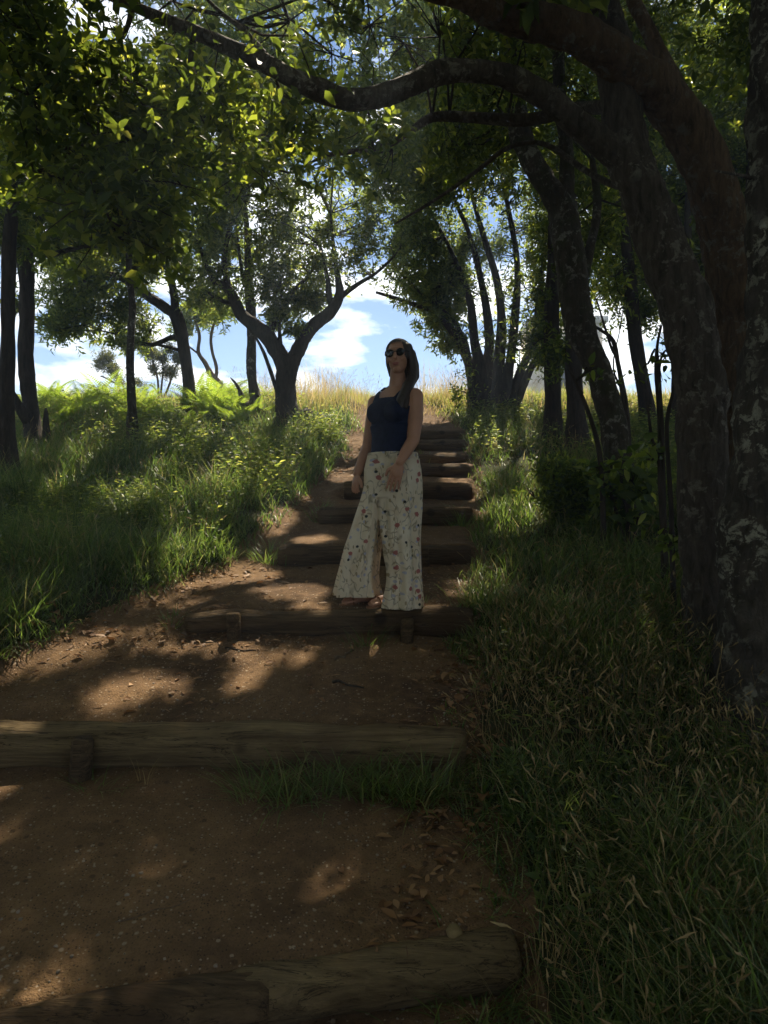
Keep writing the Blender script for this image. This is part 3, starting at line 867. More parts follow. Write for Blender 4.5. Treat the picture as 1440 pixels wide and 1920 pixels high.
dD, b = base_at(355, 772)
L4 = Tree('spreading_tree', 'dark tree with one limb reaching low and level over the ferns', 'tree', b, leaf='leaf_far')
L4.dens = 1.05
L4.limb([(355, 772, 28, dD), (354, 720, 22, dD), (347, 665, 22, dD), (337, 615, 24, dD), (328, 585, 24, dD)], 'trunk', 12, .06, 7, True)
L4.limb([(330, 592, 20, dD), (300, 570, 19, dD), (270, 550, 17, dD), (250, 535, 15, dD), (225, 520, 12, dD), (195, 514, 9, dD), (150, 530, 6, dD), (110, 545, 4, dD)], 'branch', 9, .07, 5)
L4.limb([(329, 590, 17, dD), (326, 550, 15, dD), (316, 508, 13, dD), (306, 470, 10, dD), (300, 400, 6, dD)], 'branch', 9, .07, 5)
L4.limb([(340, 640, 11, dD), (325, 632, 10, dD), (305, 640, 9, dD), (285, 646, 8, dD), (255, 640, 7, dD), (225, 629, 5, dD), (190, 620, 3, dD)], 'branch', 8, .07, 5)
L4.limb([(345, 660, 7, dD), (320, 652, 6, dD), (295, 646, 5, dD)], 'branch', 6, .07, 4)
for q in [(140, 560, 60, 40, 0, .7, 150), (200, 520, 60, 40, 0, .7, 150), (115, 610, 34, 30, -.1, .5, 80), (180, 600, 60, 35, 0, .6, 120), (230, 575, 50, 30, 0, .5, 90), (260, 500, 60, 40, .1, .7, 130), (330, 480, 60, 40, .1, .7, 130),
          (160, 480, 60, 40, .2, .7, 130), (300, 420, 70, 50, .3, .8, 160), (380, 560, 40, 35, .3, .5, 90), (280, 605, 30, 20, .1, .4, 50), (200, 420, 70, 50, .5, .8, 140), (250, 640, 40, 14, 0, .3, 50), (120, 500, 40, 40, .4, .6, 80), (380, 430, 60, 60, .5, .7, 130)]:
    L4.clump_px(q[0], q[1], q[2], q[3], dD + q[4], q[5], q[6], ll=.115, lpt=8, w=.3)
for k in range(15):
    px, py = -10 + 85 * (k % 5) + ro.uniform(-30, 30), 170 + 75 * (k // 5) + ro.uniform(-25, 25)
    L4.clump_px(px, py, 75, 52, dD - ro.uniform(.5, 3.0), .8, 110, ll=.12, lpt=8, w=.34)
L4.done()

dE, b = base_at(541, 800)
L5 = Tree('wide_forked_tree', 'stout dark tree whose trunk forks low into two wide spreading limbs', 'tree', b, leaf='leaf_far')
L5.dens = 1.05
L5.limb([(541, 800, 46, dE), (538, 760, 37, dE), (536, 725, 36, dE), (538, 690, 42, dE), (539, 668, 44, dE)], 'trunk', 14, .07, 8, True)
L5.limb([(532, 680, 32, dE), (518, 655, 31, dE), (500, 630, 31, dE), (476, 610, 28, dE), (455, 592, 24, dE), (440, 565, 20, dE), (425, 540, 17, dE), (405, 528, 14, dE), (388, 500, 10, dE), (370, 450, 6, dE)], 'branch', 12, .07, 6)
L5.limb([(546, 680, 30, dE), (560, 655, 28, dE), (573, 630, 26, dE), (590, 608, 24, dE), (615, 590, 23, dE), (632, 566, 20, dE), (637, 545, 15, dE), (632, 510, 11, dE), (625, 460, 7, dE), (620, 400, 4, dE)], 'branch', 12, .07, 6)
L5.limb([(630, 566, 13, dE), (650, 548, 10, dE), (675, 530, 8, dE), (705, 512, 6, dE), (740, 480, 4, dE)], 'branch', 8, .07, 5)
L5.limb([(622, 575, 13, dE), (616, 545, 11, dE), (614, 520, 8, dE), (600, 460, 5, dE)], 'branch', 8, .07, 5)
L5.limb([(505, 630, 16, dE), (515, 600, 12, dE), (530, 570, 10, dE), (555, 540, 8, dE), (580, 515, 6, dE), (600, 480, 4, dE)], 'branch', 8, .07, 5)
L5.limb([(526, 650, 8, dE), (524, 610, 6, dE), (528, 575, 5, dE), (525, 520, 4, dE)], 'branch', 6, .07, 5)
L5.limb([(430, 548, 13, dE), (420, 490, 11, dE), (430, 430, 8, dE), (440, 370, 5, dE)], 'branch', 8, .07, 5)
L5.limb([(445, 575, 10, dE), (410, 560, 8, dE), (385, 545, 5, dE)], 'branch', 8, .07, 5)
for q in [(430, 500, 60, 40, 0, .7, 130), (500, 540, 50, 40, 0, .6, 110), (520, 590, 34, 26, 0, .4, 60), (560, 560, 40, 30, 0, .5, 80), (560, 500, 60, 40, 0, .7, 140), (620, 500, 60, 40, 0, .7, 140), (680, 490, 50, 36, .1, .6, 110),
          (400, 420, 60, 50, .1, .8, 150), (470, 440, 60, 50, .1, .8, 160), (540, 430, 60, 50, .2, .8, 160), (620, 430, 60, 50, .1, .8, 160), (690, 440, 50, 40, .2, .7, 120), (430, 350, 70, 40, .3, .8, 150), (520, 350, 70, 50, .3, .8, 160),
          (610, 360, 70, 40, .3, .8, 150), (690, 370, 60, 40, .5, .8, 120), (560, 620, 20, 14, 0, .25, 24), (595, 560, 20, 26, .1, .3, 40), (400, 560, 40, 30, .2, .5, 80), (730, 450, 40, 30, .5, .5, 60), (480, 290, 60, 40, .5, .8, 90), (380, 320, 60, 40, .5, .8, 90), (600, 310, 60, 30, .6, .8, 80)]:
    L5.clump_px(q[0], q[1], q[2], q[3], dE + q[4], q[5], q[6], ll=.095, lpt=8, w=.36)
for k in range(20):
    px, py = 330 + 85 * (k % 5) + ro.uniform(-30, 30), 100 + 58 * (k // 5) + ro.uniform(-25, 25)
    L5.clump_px(px, py, 75, 52, dE - ro.uniform(.2, 2.4), .8, 95, ll=.11, lpt=8, w=.36)
L5.done()

dG, b = base_at(484, 785)
L6 = Tree('upright_tree', 'slim upright tree crossing in front of the left limb of the wide forked tree', 'tree', b, bark='bark_moss', leaf='leaf_far')
L6.limb([(486, 785, 36, dG), (480, 755, 24, dG), (474, 720, 18, dG), (471, 690, 19, dG), (472, 640, 17, dG), (471, 600, 18, dG), (467, 550, 17, dG), (466, 500, 15, dG), (462, 420, 10, dG), (455, 340, 6, dG)], 'trunk', 12, .08, 7, True)
L6.limb([(470, 560, 8, dG), (452, 500, 7, dG), (445, 440, 5, dG)], 'branch', 7, .07, 4)
for q in [(460, 380, 60, 50, 0, .6, 110), (470, 470, 40, 30, .1, .4, 60), (420, 310, 60, 40, .3, .6, 90)]:
    L6.clump_px(q[0], q[1], q[2], q[3], dG + q[4], q[5], q[6], ll=.095)
L6.done()

# dead wood beside them
def deadwood(name, label, cat, pts, d, wob=.1, mat='bark_dark'):
    px, py = pts[0][:2]
    b = at(px, py, d)
    t = Tree(name, label, cat, b, bark=mat)
    P = np.array([at(p[0], p[1], d) for p in pts]); r = np.array([p[2] / 2 / F * d for p in pts])
    C = catmull(np.column_stack([P, r]), 6)
    P2 = np.vstack([P[0] - [0, 0, .3], C[:, :3]]); r2 = np.concatenate([[C[0, 3]], C[:, 3]])
    COL.objects.unlink(t.root); bpy.data.objects.remove(t.root)
    mb = MB(); V, Fs = tube(P2, r2, 10, wob, int(px)); mb.add(V, Fs)
    return tag(add_obj(name, mb.mesh(name, b, True), M[mat], None, b), label, cat)
deadwood('dead_stump', 'broken dead stump with a curved horn-like branch beside the slim upright tree', 'stump', [(468, 778, 30), (462, 762, 24), (456, 752, 16), (449, 732, 7), (441, 718, 5), (432, 708, 2)], dG + .1)
deadwood('tree_stump', 'squat dark stump at the foot of the wide forked tree', 'stump', [(574, 806, 40), (574, 790, 36), (572, 776, 30), (568, 768, 18)], dE - .15, .16)
deadwood('dead_post', 'short splintered dead stem beside the fork-topped trunk', 'stump', [(88, 850, 17), (88, 815, 15), (86, 785, 11), (86, 765, 4)], dB - .1, .12)
deadwood('leaning_pole', 'thin bare stick leaning against the wide forked tree', 'stick', [(520, 735, 8), (505, 690, 7), (494, 660, 7), (480, 632, 4)], dE - .05, .08)

# far trees beyond the crest
dH = 15.0
b = base_d(420, dH)
L7 = Tree('crooked_tree', 'pale thin crooked tree on the crest, open to the sky', 'tree', b, bark='bark_pale', leaf='leaf_far')
y0 = 960 + (CAMZ - b[2]) / dH * F
L7.limb([(425, y0, 12, dH), (412, 720, 11, dH), (395, 700, 10, dH), (384, 680, 9, dH), (372, 660, 7, dH), (374, 630, 6, dH), (366, 600, 5, dH), (355, 570, 3, dH)], 'trunk', 8, .1, 6, True)
L7.limb([(404, 712, 8, dH), (406, 690, 7, dH), (398, 660, 6, dH), (396, 630, 6, dH), (404, 600, 4, dH), (415, 575, 3, dH)], 'branch', 7, .1, 5)
L7.limb([(374, 665, 4, dH), (355, 650, 3, dH), (345, 640, 2, dH)], 'branch', 6, .1, 4)
for q in [(360, 590, 30, 24, 0, .5, 60), (400, 580, 36, 26, 0, .5, 70), (425, 570, 26, 22, .1, .4, 50), (340, 620, 20, 14, 0, .3, 30)]:
    L7.clump_px(q[0], q[1], q[2], q[3], dH + q[4], q[5], q[6], ll=.12, cull=False)
L7.done()
def heath(stems, clumps, name, label, d, px):
    b = base_d(px, d)
    t = Tree(name, label, 'shrub', b, bark='bark_pale', leaf='heath')
    y0 = 960 + (CAMZ - b[2]) / d * F
    for k, s_ in enumerate(stems):
        t.limb([(px + 3 * k - 3, y0, 5, d)] + [(a, c, w, d + .05 * k) for a, c, w in s_], 'stem', 6, .1, 4)
    for q in clumps:
        t.clump_px(q[0], q[1], q[2], q[3], d, .25, q[4], ll=.10, lpt=10, w=.18, cull=False, up=.7, tlen=.2)
    t.done()
heath([[(232, 728, 4), (218, 700, 4), (205, 670, 3)], [(240, 735, 4), (250, 722, 3), (258, 712, 2)], [(222, 725, 3), (200, 710, 3), (188, 705, 2)]],
      [(200, 668, 13, 16, 50), (214, 690, 12, 12, 34), (190, 680, 10, 12, 26), (260, 714, 10, 6, 16), (222, 710, 8, 6, 14)], 'heath_shrub', 'grey-green tree heath beside the pole-straight trunk on the crest', 15.5, 236)
heath([[(296, 715, 4), (290, 690, 4), (284, 668, 3)], [(304, 715, 4), (306, 690, 3), (300, 670, 3)], [(318, 720, 4), (324, 698, 3), (334, 680, 2)], [(290, 728, 3), (280, 722, 2)]],
      [(284, 660, 12, 14, 40), (302, 668, 10, 10, 28), (318, 694, 14, 11, 40), (334, 668, 9, 12, 28), (318, 650, 10, 8, 24), (288, 690, 8, 8, 18), (276, 640, 16, 10, 30)], 'heath_shrub', 'tuft-topped tree heath on the crest beside the tree with the low level limb', 14.8, 300)

# saplings and shrubs under the trees on the right
def sapling(stems, label, px, py, leaves, d=None, name='sapling', mat='bark_dark', ll=.1):
    dd, b = base_at(px, py)
    if d: dd, b = d, base_d(px, d)
    t = Tree(name, label, 'sapling', b, bark=mat)
    y0 = 960 + (CAMZ - b[2]) / dd * F
    for s_ in stems:
        t.limb([(px, y0 + 6, s_[0][2] * 1.2, dd)] + [(a, c, w, dd + .02 * i) for i, (a, c, w) in enumerate(s_)], 'stem', 7, .06, 5)
    for q in leaves: t.clump_px(q[0], q[1], q[2], q[3], dd, q[4], q[5], ll=ll, lpt=6, w=.42, six=True)
    t.done()
# trees added to block light round the viewpoint and behind the right-hand crowns
for k, (x, y, lab) in enumerate([(-6.2, 2.0, 'left of the lower steps'), (-5.2, -3.0, 'left of the path below the steps'), (.2, -6.0, 'astride the lower end of the path'), (4.6, -3.6, 'right of the path below the steps'),
                                 (5.4, 1.2, 'right of the lowest slanting log'), (6.4, 4.6, 'beyond the lichen trunk, away from the path'), (-8.0, 6.0, 'beyond the edge tree, away from the path'), (8.0, 8.6, 'behind the arching brown tree'), (5.6, 10.8, 'behind the thin bare-stemmed tree'), (8.6, 12.6, 'far behind the lichen trunk')]):
    z = float(H(x, y)); t = Tree('shade_tree', 'leafy tree added for shade, standing ' + lab, 'tree', (x, y, z))
    t.limb3(np.array([[x, y, z], [x + .1, y, z + 1.5], [x, y + .1, z + 3], [x - .1, y, z + 5]]), np.array([.16, .13, .11, .04]), 'trunk', 10, .06, 5, True)
    for q in range(13 if (x > 3 and y < 6) else 26):
        a = ro.uniform(0, 6.28); rr = 2.6 * math.sqrt(ro.random())
        t.clump((x + rr * math.cos(a), y + rr * math.sin(a), (z + ro.uniform(2.7 if x > 3 else .9, 6.2)) if k < 8 else ro.uniform(5.4, 9.5)), (1.0, 1.0, .6), 60, ll=.22 if k < 8 else .14, lpt=8, w=.5, twigs=False)
    t.done()

sapling([[(1246, 1050, 15), (1240, 900, 14), (1238, 780, 12), (1232, 700, 10), (1232, 650, 6), (1240, 610, 4)], [(1240, 900, 8), (1222, 820, 6), (1214, 760, 4)], [(1236, 690, 5), (1215, 682, 4), (1206, 690, 3)]], 'knobbly thin sapling stem in front of the thin dark tree', 1250, 1130, [(1225, 850, 24, 26, .15, 5), (1240, 690, 40, 30, .2, 6)])
sapling([[(1262, 1100, 10), (1258, 950, 9), (1250, 800, 8), (1262, 730, 6), (1258, 660, 4)]], 'second thin sapling close against the thick leaning trunk', 1266, 1170, [(1256, 1010, 20, 50, .15, 5)])
sapling([[(1180, 840, 9), (1174, 760, 9), (1160, 690, 9), (1150, 640, 8), (1128, 620, 6), (1108, 608, 4)], [(1160, 690, 7), (1150, 660, 6), (1142, 640, 5), (1118, 560, 3)], [(1174, 760, 6), (1150, 690, 3), (1162, 620, 2), (1170, 570, 2)]], 'branching bare sapling in front of the pale hut wall', 1184, 900, [(1150, 720, 20, 20, .1, 2)])
sapling([[(1128, 900, 10), (1118, 820, 9), (1090, 740, 7), (1060, 680, 5)]], 'bent thin stem crossing the foot of the slender leaning tree', 1132, 960, [(1110, 690, 20, 18, .1, 3), (1125, 880, 24, 24, .15, 5)], d=5.6)
sapling([[(1175, 960, 8), (1165, 900, 7), (1172, 850, 5)], [(1150, 940, 6), (1140, 890, 4)], [(1200, 960, 6), (1215, 900, 4)]], 'broad-leaved shrub at the foot of the slender leaning tree', 1180, 1040, [(1170, 880, 40, 40, .25, 14), (1210, 900, 36, 34, .2, 12), (1140, 930, 40, 40, .2, 14), (1190, 960, 36, 34, .2, 10)], name='leafy_shrub', ll=.13)
def shrub(px, py, label, clumps, ll=.07):
    dd, b = base_at(px, py)
    t = Tree('leafy_shrub', label, 'shrub', b)
    y0 = 960 + (CAMZ - b[2]) / dd * F
    for q in clumps:
        t.limb([(px, y0 + 4, 5, dd), ((px + q[0]) / 2 + 3, (y0 + q[1]) / 2, 4, dd), (q[0], q[1], 2, dd)], 'stem', 6, .05, 4)
        t.clump_px(q[0], q[1], q[2], q[3], dd, q[4], q[5], ll=ll, lpt=8, w=.36)
    t.done()
shrub(1050, 975, 'dark small-leaved bush between the steps and the slender leaning tree', [(1030, 890, 40, 34, .3, 80), (1075, 900, 40, 40, .3, 80), (1050, 940, 50, 30, .3, 80), (1000, 930, 30, 26, .25, 50)])
shrub(1110, 990, 'dark bush hiding the foot of the slender leaning tree', [(1110, 920, 40, 40, .3, 80), (1090, 960, 40, 30, .3, 60), (1140, 960, 36, 30, .3, 50)])
shrub(1395, 1010, 'dark undergrowth bush behind the lichen trunk', [(1380, 930, 40, 60, .3, 70), (1400, 800, 40, 70, .3, 70)])
shrub(900, 778, 'leafy shoots at the foot of the many-stemmed tree', [(872, 735, 18, 26, .2, 50), (900, 740, 24, 24, .2, 60)], ll=.09)

# small hut beyond the crest
def box(c, s):
    x, y, z = s
    V = np.array([[a * x / 2, b_ * y / 2, e * z / 2] for a in (-1, 1) for b_ in (-1, 1) for e in (-1, 1)]) + np.asarray(c)
    return V, [np.array([[0, 1, 3, 2], [4, 6, 7, 5], [0, 4, 5, 1], [2, 3, 7, 6], [0, 2, 6, 4], [1, 5, 7, 3]])]
dS = 26.0
w0, w1 = at(1000, 605, dS), at(1130, 605, dS)
hc = (w0 + w1) / 2; gz = float(H(hc[0], dS))
hut = empty('hut', (hc[0], dS, gz), 'small cream-walled hut with a pale flat roof beyond the crest, glimpsed behind the trees', 'hut')
ww = w1[0] - w0[0]; hh = w0[2] - gz
M['wall'] = plain('cream_render', (.62, .56, .45), .9, nscale=6, amt=.08)
M['roof'] = plain('pale_roof', (.5, .5, .48), .8, nscale=9, amt=.1)
M['dark'] = plain('dark_glass', (.02, .022, .025), .2)
def hpart(name, c, s, mat, par=hut):
    mb = MB(); mb.add(*box(c, s)); return add_obj(name, mb.mesh(name), M[mat], par)
hpart('wall', (0, 1.2, hh / 2 - .4), (ww, 2.4, hh + .8), 'wall')
hpart('roof', (0, 1.2, hh + .1), (ww + .3, 2.8, .2), 'roof')
wd = hpart('window', (-.4, -.02, hh * .6), (.7, .08, .8), 'dark')
hpart('sill', (-.4, -.05, hh * .6 - .44), (.85, .16, .07), 'roof')
hpart('door', (.75, -.02, .95), (.75, .08, 1.9), 'dark')

# ------------------------------------------------------------------ grass
def blades(P, L, W, lean, az, rnd, segs=3, curve=.5):
    """curved tapering blades; P (n,3)"""
    n = len(P)
    dirh = np.stack([np.cos(az), np.sin(az), np.zeros(n)], 1)
    side = np.stack([-np.sin(az), np.cos(az), np.zeros(n)], 1)
    # face blades in random directions about their own lean
    Vs = []
    for k in range(segs + 1):
        t = k / segs
        a = lean + curve * t
        # integrate the bend
        hx = L * t * np.sin(lean + curve * t * .5); hz = L * t * np.cos(np.clip(lean + curve * t * .5, 0, 1.9))
        c = P + dirh * hx[:, None] + np.array([0, 0, 1.]) * hz[:, None]
        if k < segs:
            w = (W * (1 - t) ** .6)[:, None] * .5
            Vs += [c - side * w, c + side * w]
        else:
            Vs.append(c)
    V = np.stack(Vs, 1); m = V.shape[1]
    q = [[2 * k, 2 * k + 1, 2 * k + 3, 2 * k + 2] for k in range(segs - 1)]
    tq = [[2 * segs - 2, 2 * segs - 1, 2 * segs]]
    base = np.arange(n)[:, None, None] * m
    Fs = [(base + np.array(tq)[None]).reshape(-1, 3)]
    if q: Fs.append((base + np.array(q)[None]).reshape(-1, 4))
    TRI[0] += n * (2 * segs - 1)
    return V.reshape(-1, 3), Fs, np.repeat(rnd, m)

def scatter(x0, x1, y0, y1, n, edge=(-.02, -.12), seed=0, view=True):
    r_ = np.random.default_rng(seed)
    x = r_.uniform(x0, x1, n); y = r_.uniform(y0, y1, n)
    if view:
        k = np.abs(x) < y * .56 + 1.3; x, y = x[k], y[k]
    sd = path_sd(x, y)
    p = sstep(edge[0], edge[1], sd)
    k = r_.random(len(x)) < p; x, y = x[k], y[k]
    return x, y, H(x, y), r_, sd[k]

def grass_field(name, label, zones, mat, org):
    mb = MB()
    for (x0, x1, y0, y1, n, L, W, lean, rm, rs, segs, edge, seed) in zones:
        x, y, z, r_, sd = scatter(x0, x1, y0, y1, n, edge, seed)
        # tussocks: lump height and tint by noise
        t = vn(x * 1.7, y * 1.7, seed + 1) + .5 * vn(x * 5, y * 5, seed + 2)
        keep = r_.random(len(x)) < np.clip(.75 + 1.2 * t, .12, 1); x, y, z, t, sd = x[keep], y[keep], z[keep], t[keep], sd[keep]
        short = np.clip(.35 + 1.6 * -sd, .35, 1)
        m = len(x)
        l = L * r_.uniform(.35, 1.3, m) * (1 + 1.1 * t) * short
        V, Fs, rr = blades(np.stack([x, y, z - .01], 1), l, W * r_.uniform(.6, 1.4, m), np.abs(r_.normal(lean, .22, m)), r_.uniform(0, 6.28, m),
                           np.clip(r_.normal(rm, rs * 1.25, m) + .25 * t, 0, 1), segs, r_.uniform(.3, 1.3, m))
        mb.add(V, Fs, rr)
    return tag(add_obj(name, mb.mesh(name, org), M[mat], None, org), label, 'grass', kind='stuff')

# right verge
grass_field('grass', 'tangled green grass covering the verge under the thick leaning trees', [
    (.2, 3.0, 1.7, 3.2, 30000, .33, .0072, .6, .46, .26, 3, (.06, -.03), 31),
    (.2, 3.2, 3.2, 5.0, 27000, .30, .0075, .58, .46, .26, 3, (.05, -.04), 32),
    (.4, 5.0, 5.0, 8.0, 26000, .24, .0085, .4, .40, .25, 2, (0, -.1), 33),
    (.6, 7.0, 8.0, 12.0, 22000, .24, .010, .35, .52, .25, 2, (0, -.12), 34)], 'grass', (1.5, 4, .8))
# left bank
grass_field('grass', 'long green grass on the shaded bank below the ferns', [
    (-5.5, -1.0, 3.6, 6.0, 43000, .27, .0075, .5, .34, .24, 3, (.02, -.14), 41),
    (-7.2, -.6, 6.0, 9.0, 53000, .34, .0095, .45, .36, .25, 2, (.02, -.14), 42),
    (-9.5, -.2, 9.0, 12.0, 40000, .25, .011, .38, .42, .24, 2, (.02, -.14), 43)], 'grass', (-3, 7, 1.8))
# sunlit meadow along the crest
grass_field('meadow_grass', 'golden sunlit grass along the crest against the sky', [
    (-9, 9, 11.6, 15.0, 42000, .24, .010, .3, .55, .28, 2, (0.05, -.1), 51),
    (-2.2, 2.4, 11.8, 14.2, 3500, .55, .006, .2, .9, .1, 2, (0.3, .1), 52)], 'meadow', (0, 13, 3.5))

# small leafy weeds growing through the grass
def weeds(name, label, zones, org, mat='leaf_far'):
    mb = MB()
    for (x0, x1, y0, y1, n, ll, h, seed) in zones:
        x, y, z, r_, sd = scatter(x0, x1, y0, y1, n, (-.1, -.3), seed)
        k = r_.random(len(x)) < np.clip(.3 + 2.2 * vn(x * 1.1, y * 1.1, seed + 5), 0, 1); x, y, z = x[k], y[k], z[k]; m = len(x)
        hh = h * r_.uniform(.3, 1.2, m)
        for j in range(7):
            az = j * 2.4 + r_.uniform(-.4, .4, m); D = norm(np.stack([np.cos(az), np.sin(az), r_.uniform(-.2, .5, m)], 1))
            Nn = norm(np.stack([r_.normal(0, .3, m), r_.normal(0, .3, m), np.ones(m)], 1)); L = ll * r_.uniform(.5, 1.3, m)
            P = np.stack([x, y, z + hh * (.35 + .65 * j / 6)], 1)
            V, Fx, kk = leaf_geo(P, D, Nn, L, L * r_.uniform(.3, .5, m), .15)
            mb.add(V, [Fx], np.repeat(np.clip(r_.normal(.5, .28, m), 0, 1), kk)); TRI[0] += len(Fx)
        V, Fs = sticks(np.stack([x, y, z], 1), np.stack([x, y, z + hh], 1), .0018, .001, seed); mb.add(V, Fs, .3)
    return tag(add_obj(name, mb.mesh(name, org), M[mat], None, org), label, 'weeds', kind='stuff')
weeds('weeds', 'small leafy weeds scattered through the grass of the shaded bank', [(-5, -1.2, 4.0, 7, 5200, .05, .26, 71), (-8, -.5, 7, 11.8, 9500, .065, .38, 72)], (-3, 7, 1.8))
weeds('weeds', 'leafy weeds in the grass between the steps and the straight stems', [(.4, 4, 1.9, 6.5, 3000, .05, .2, 73), (.8, 5, 6.5, 11.5, 4200, .065, .34, 74)], (2, 7, 1.8))

# tall dry stems with seed heads
def seed_stems(n, x0, x1, y0, y1, h, seed, headlen=.05, hw=.007, edge=(-.05, -.2), sub=.5):
    x, y, z, r_, sd = scatter(x0, x1, y0, y1, n, edge, seed)
    k = r_.random(len(x)) < np.clip(sub + 1.3 * vn(x * 1.4, y * 1.4, seed), .05, 1); x, y, z = x[k], y[k], z[k]
    m = len(x); l = h * r_.uniform(.55, 1.3, m); az = r_.uniform(0, 6.28, m); ln = np.abs(r_.normal(.28, .22, m)); cv = r_.uniform(.1, .9, m)
    P = np.stack([x, y, z], 1)
    mid = P + np.stack([np.cos(az) * np.sin(ln) * l * .55, np.sin(az) * np.sin(ln) * l * .55, np.cos(ln) * l * .55], 1)
    a2 = ln + cv
    top = mid + np.stack([np.cos(az) * np.sin(a2) * l * .45, np.sin(az) * np.sin(a2) * l * .45, np.cos(a2) * l * .45], 1)
    mb = MB()
    rn = np.repeat(r_.random(m), 9)
    V, Fs = sticks(P, mid, .0011, .0009, seed); mb.add(V, Fs, rn * .7)
    V, Fs = sticks(mid, top, .0009, .0007, seed + 1); mb.add(V, Fs, rn * .8)
    d = norm(top - mid); hl = headlen * r_.uniform(.6, 1.4, m)[:, None]
    V, Fs = sticks(top, top + d * hl * .55, .0008, hw * .5 * r_.uniform(.6, 1.2, m), seed + 2); mb.add(V, Fs, rn)
    V, Fs = sticks(top + d * hl * .5, top + d * hl, hw * .5, .0005, seed + 3); mb.add(V, Fs, rn)
    TRI[0] += m * 48
    return mb
mb = seed_stems(2400, .45, 2.4, 1.8, 4.4, .31, 61, .055, .011, sub=.55)
tag(add_obj('dry_grass', mb.mesh('dry_grass', (1.3, 3, .5)), M['straw'], None, (1.3, 3, .5)), 'dry straw-coloured seed stems standing in the verge grass', 'grass', kind='stuff')
mb = seed_stems(1800, .6, 4, 4.2, 9, .34, 62, .06, .007, sub=.5)
tag(add_obj('dry_grass', mb.mesh('dry_grass', (2, 6, 1.2)), M['straw'], None, (2, 6, 1.2)), 'pale dry stems among the saplings and bushes', 'grass', kind='stuff')
mb = seed_stems(3200, -7, -.8, 4.2, 11, .42, 63, .06, .008, sub=.4)
tag(add_obj('dry_grass', mb.mesh('dry_grass', (-3, 7, 1.8)), M['straw'], None, (-3, 7, 1.8)), 'thin dry stems scattered over the shaded bank', 'grass', kind='stuff')
mb = seed_stems(2200, -4, 4.0, 12.0, 14.4, .5, 64, .07, .008, (.3, .1), sub=.35)
tag(add_obj('dry_grass', mb.mesh('dry_grass', (0, 13, 3.5)), M['straw'], None, (0, 13, 3.5)), 'feathery dry seed heads on the crest standing out against the sky', 'grass', kind='stuff')

# arching tall stems beside the lichen trunk
def tuft(name, label, px, py, n, L, W, spread, seed, mat='grass', rm=.4, lean=.5, group=None, z=None, d=None):
    dd = d or hit(px, py); x0 = (px - 720) / F * dd
    r_ = np.random.default_rng(seed)
    x = x0 + r_.normal(0, spread, n); y = dd + r_.normal(0, spread * .6, n)
    zz = H(x, y) - .01
    if z is not None: zz = np.full(n, z)
    org = np.array([x0, dd, float(H(x0, dd))])
    out_ = np.arctan2(y - dd, x - x0) + r_.normal(0, .6, n)
    V, Fs, rr = blades(np.stack([x, y, zz], 1), L * r_.uniform(.5, 1.2, n), W * r_.uniform(.6, 1.3, n), np.abs(r_.normal(lean, .25, n)), out_, np.clip(r_.normal(rm, .2, n), 0, 1), 4, r_.uniform(.4, 1.2, n))
    mb = MB(); mb.add(V, Fs, rr)
    return tag(add_obj(name, mb.mesh(name, org), M[mat], None, org), label, 'grass tuft', group)
G1 = 'grass tufts at the foot of the long log'
for k, (px, py, n) in enumerate([(480, 1492, 70), (540, 1500, 80), (600, 1492, 90), (665, 1485, 90), (725, 1495, 100), (780, 1505, 110), (815, 1480, 80)]):
    tuft('grass_tuft', 'spiky grass tuft in the row growing along the foot of the long log', px, py, int(n * 1.3), .23, .007, .055, 70 + k, group=G1, lean=.6, rm=.55)
tuft('grass_tuft', 'sparse pale grass tuft beside the peg of the long log', 180, 1478, 40, .13, .004, .06, 80, rm=.6, lean=.8)
tuft('grass_tuft', 'small grass tuft below the left end of the log the person stands on', 322, 1168, 46, .11, .006, .04, 81, rm=.45)
tuft('grass_tuft', 'grass tuft against the log right below the person, between its two pegs', 690, 1208, 80, .15, .005, .07, 82, rm=.3)
tuft('grass_tuft', 'bright bushy grass tuft at the left end of the log behind the person', 502, 1050, 130, .17, .007, .075, 83, rm=.45)
tuft('grass_tuft', 'broad-bladed bright tuft alone where the leaf litter meets the bank', 348, 1056, 16, .15, .014, .04, 84, rm=.6)
tuft('grass_tuft', 'large bright grass clump at the right end of the log the person stands on', 905, 1135, 200, .22, .006, .10, 85, rm=.5)
tuft('grass_tuft', 'small bright tuft beside the hem of the trousers', 795, 1128, 24, .07, .005, .025, 86, rm=.6)
tuft('grass_tuft', 'grass clump overhanging the right end of the second log behind the person', 870, 985, 110, .2, .008, .11, 87, rm=.5)
tuft('grass_tuft', 'tuft on the left end of the second log behind the person', 600, 962, 70, .14, .007, .06, 88, rm=.45)
tuft('grass_tuft', 'little tuft growing on the stairs beside the waistband', 795, 868, 40, .12, .009, .06, 89, rm=.6)
tuft('grass_tuft', 'tall arching straw-tipped grass in front of the lichen trunk', 1205, 1300, 60, .42, .0035, .09, 90, rm=.85, lean=.25)
tuft('grass_tuft', 'dry reddish tuft by the right end of the slanting log', 1010, 1850, 90, .18, .004, .07, 91, mat='straw', rm=.3, lean=.3)
tuft('grass_tuft', 'drooping grass tuft over the right end of the slanting log', 900, 1900, 110, .22, .006, .10, 92, rm=.4, lean=.7)
tuft('grass_tuft', 'withered sprig in front of the long log, right of its peg', 268, 1468, 10, .16, .003, .02, 93, mat='straw', rm=.5, lean=.3)
tuft('grass_tuft', 'grass tuft at the verge beside the brown fallen leaves', 905, 1490, 90, .2, .0055, .07, 94, rm=.4)

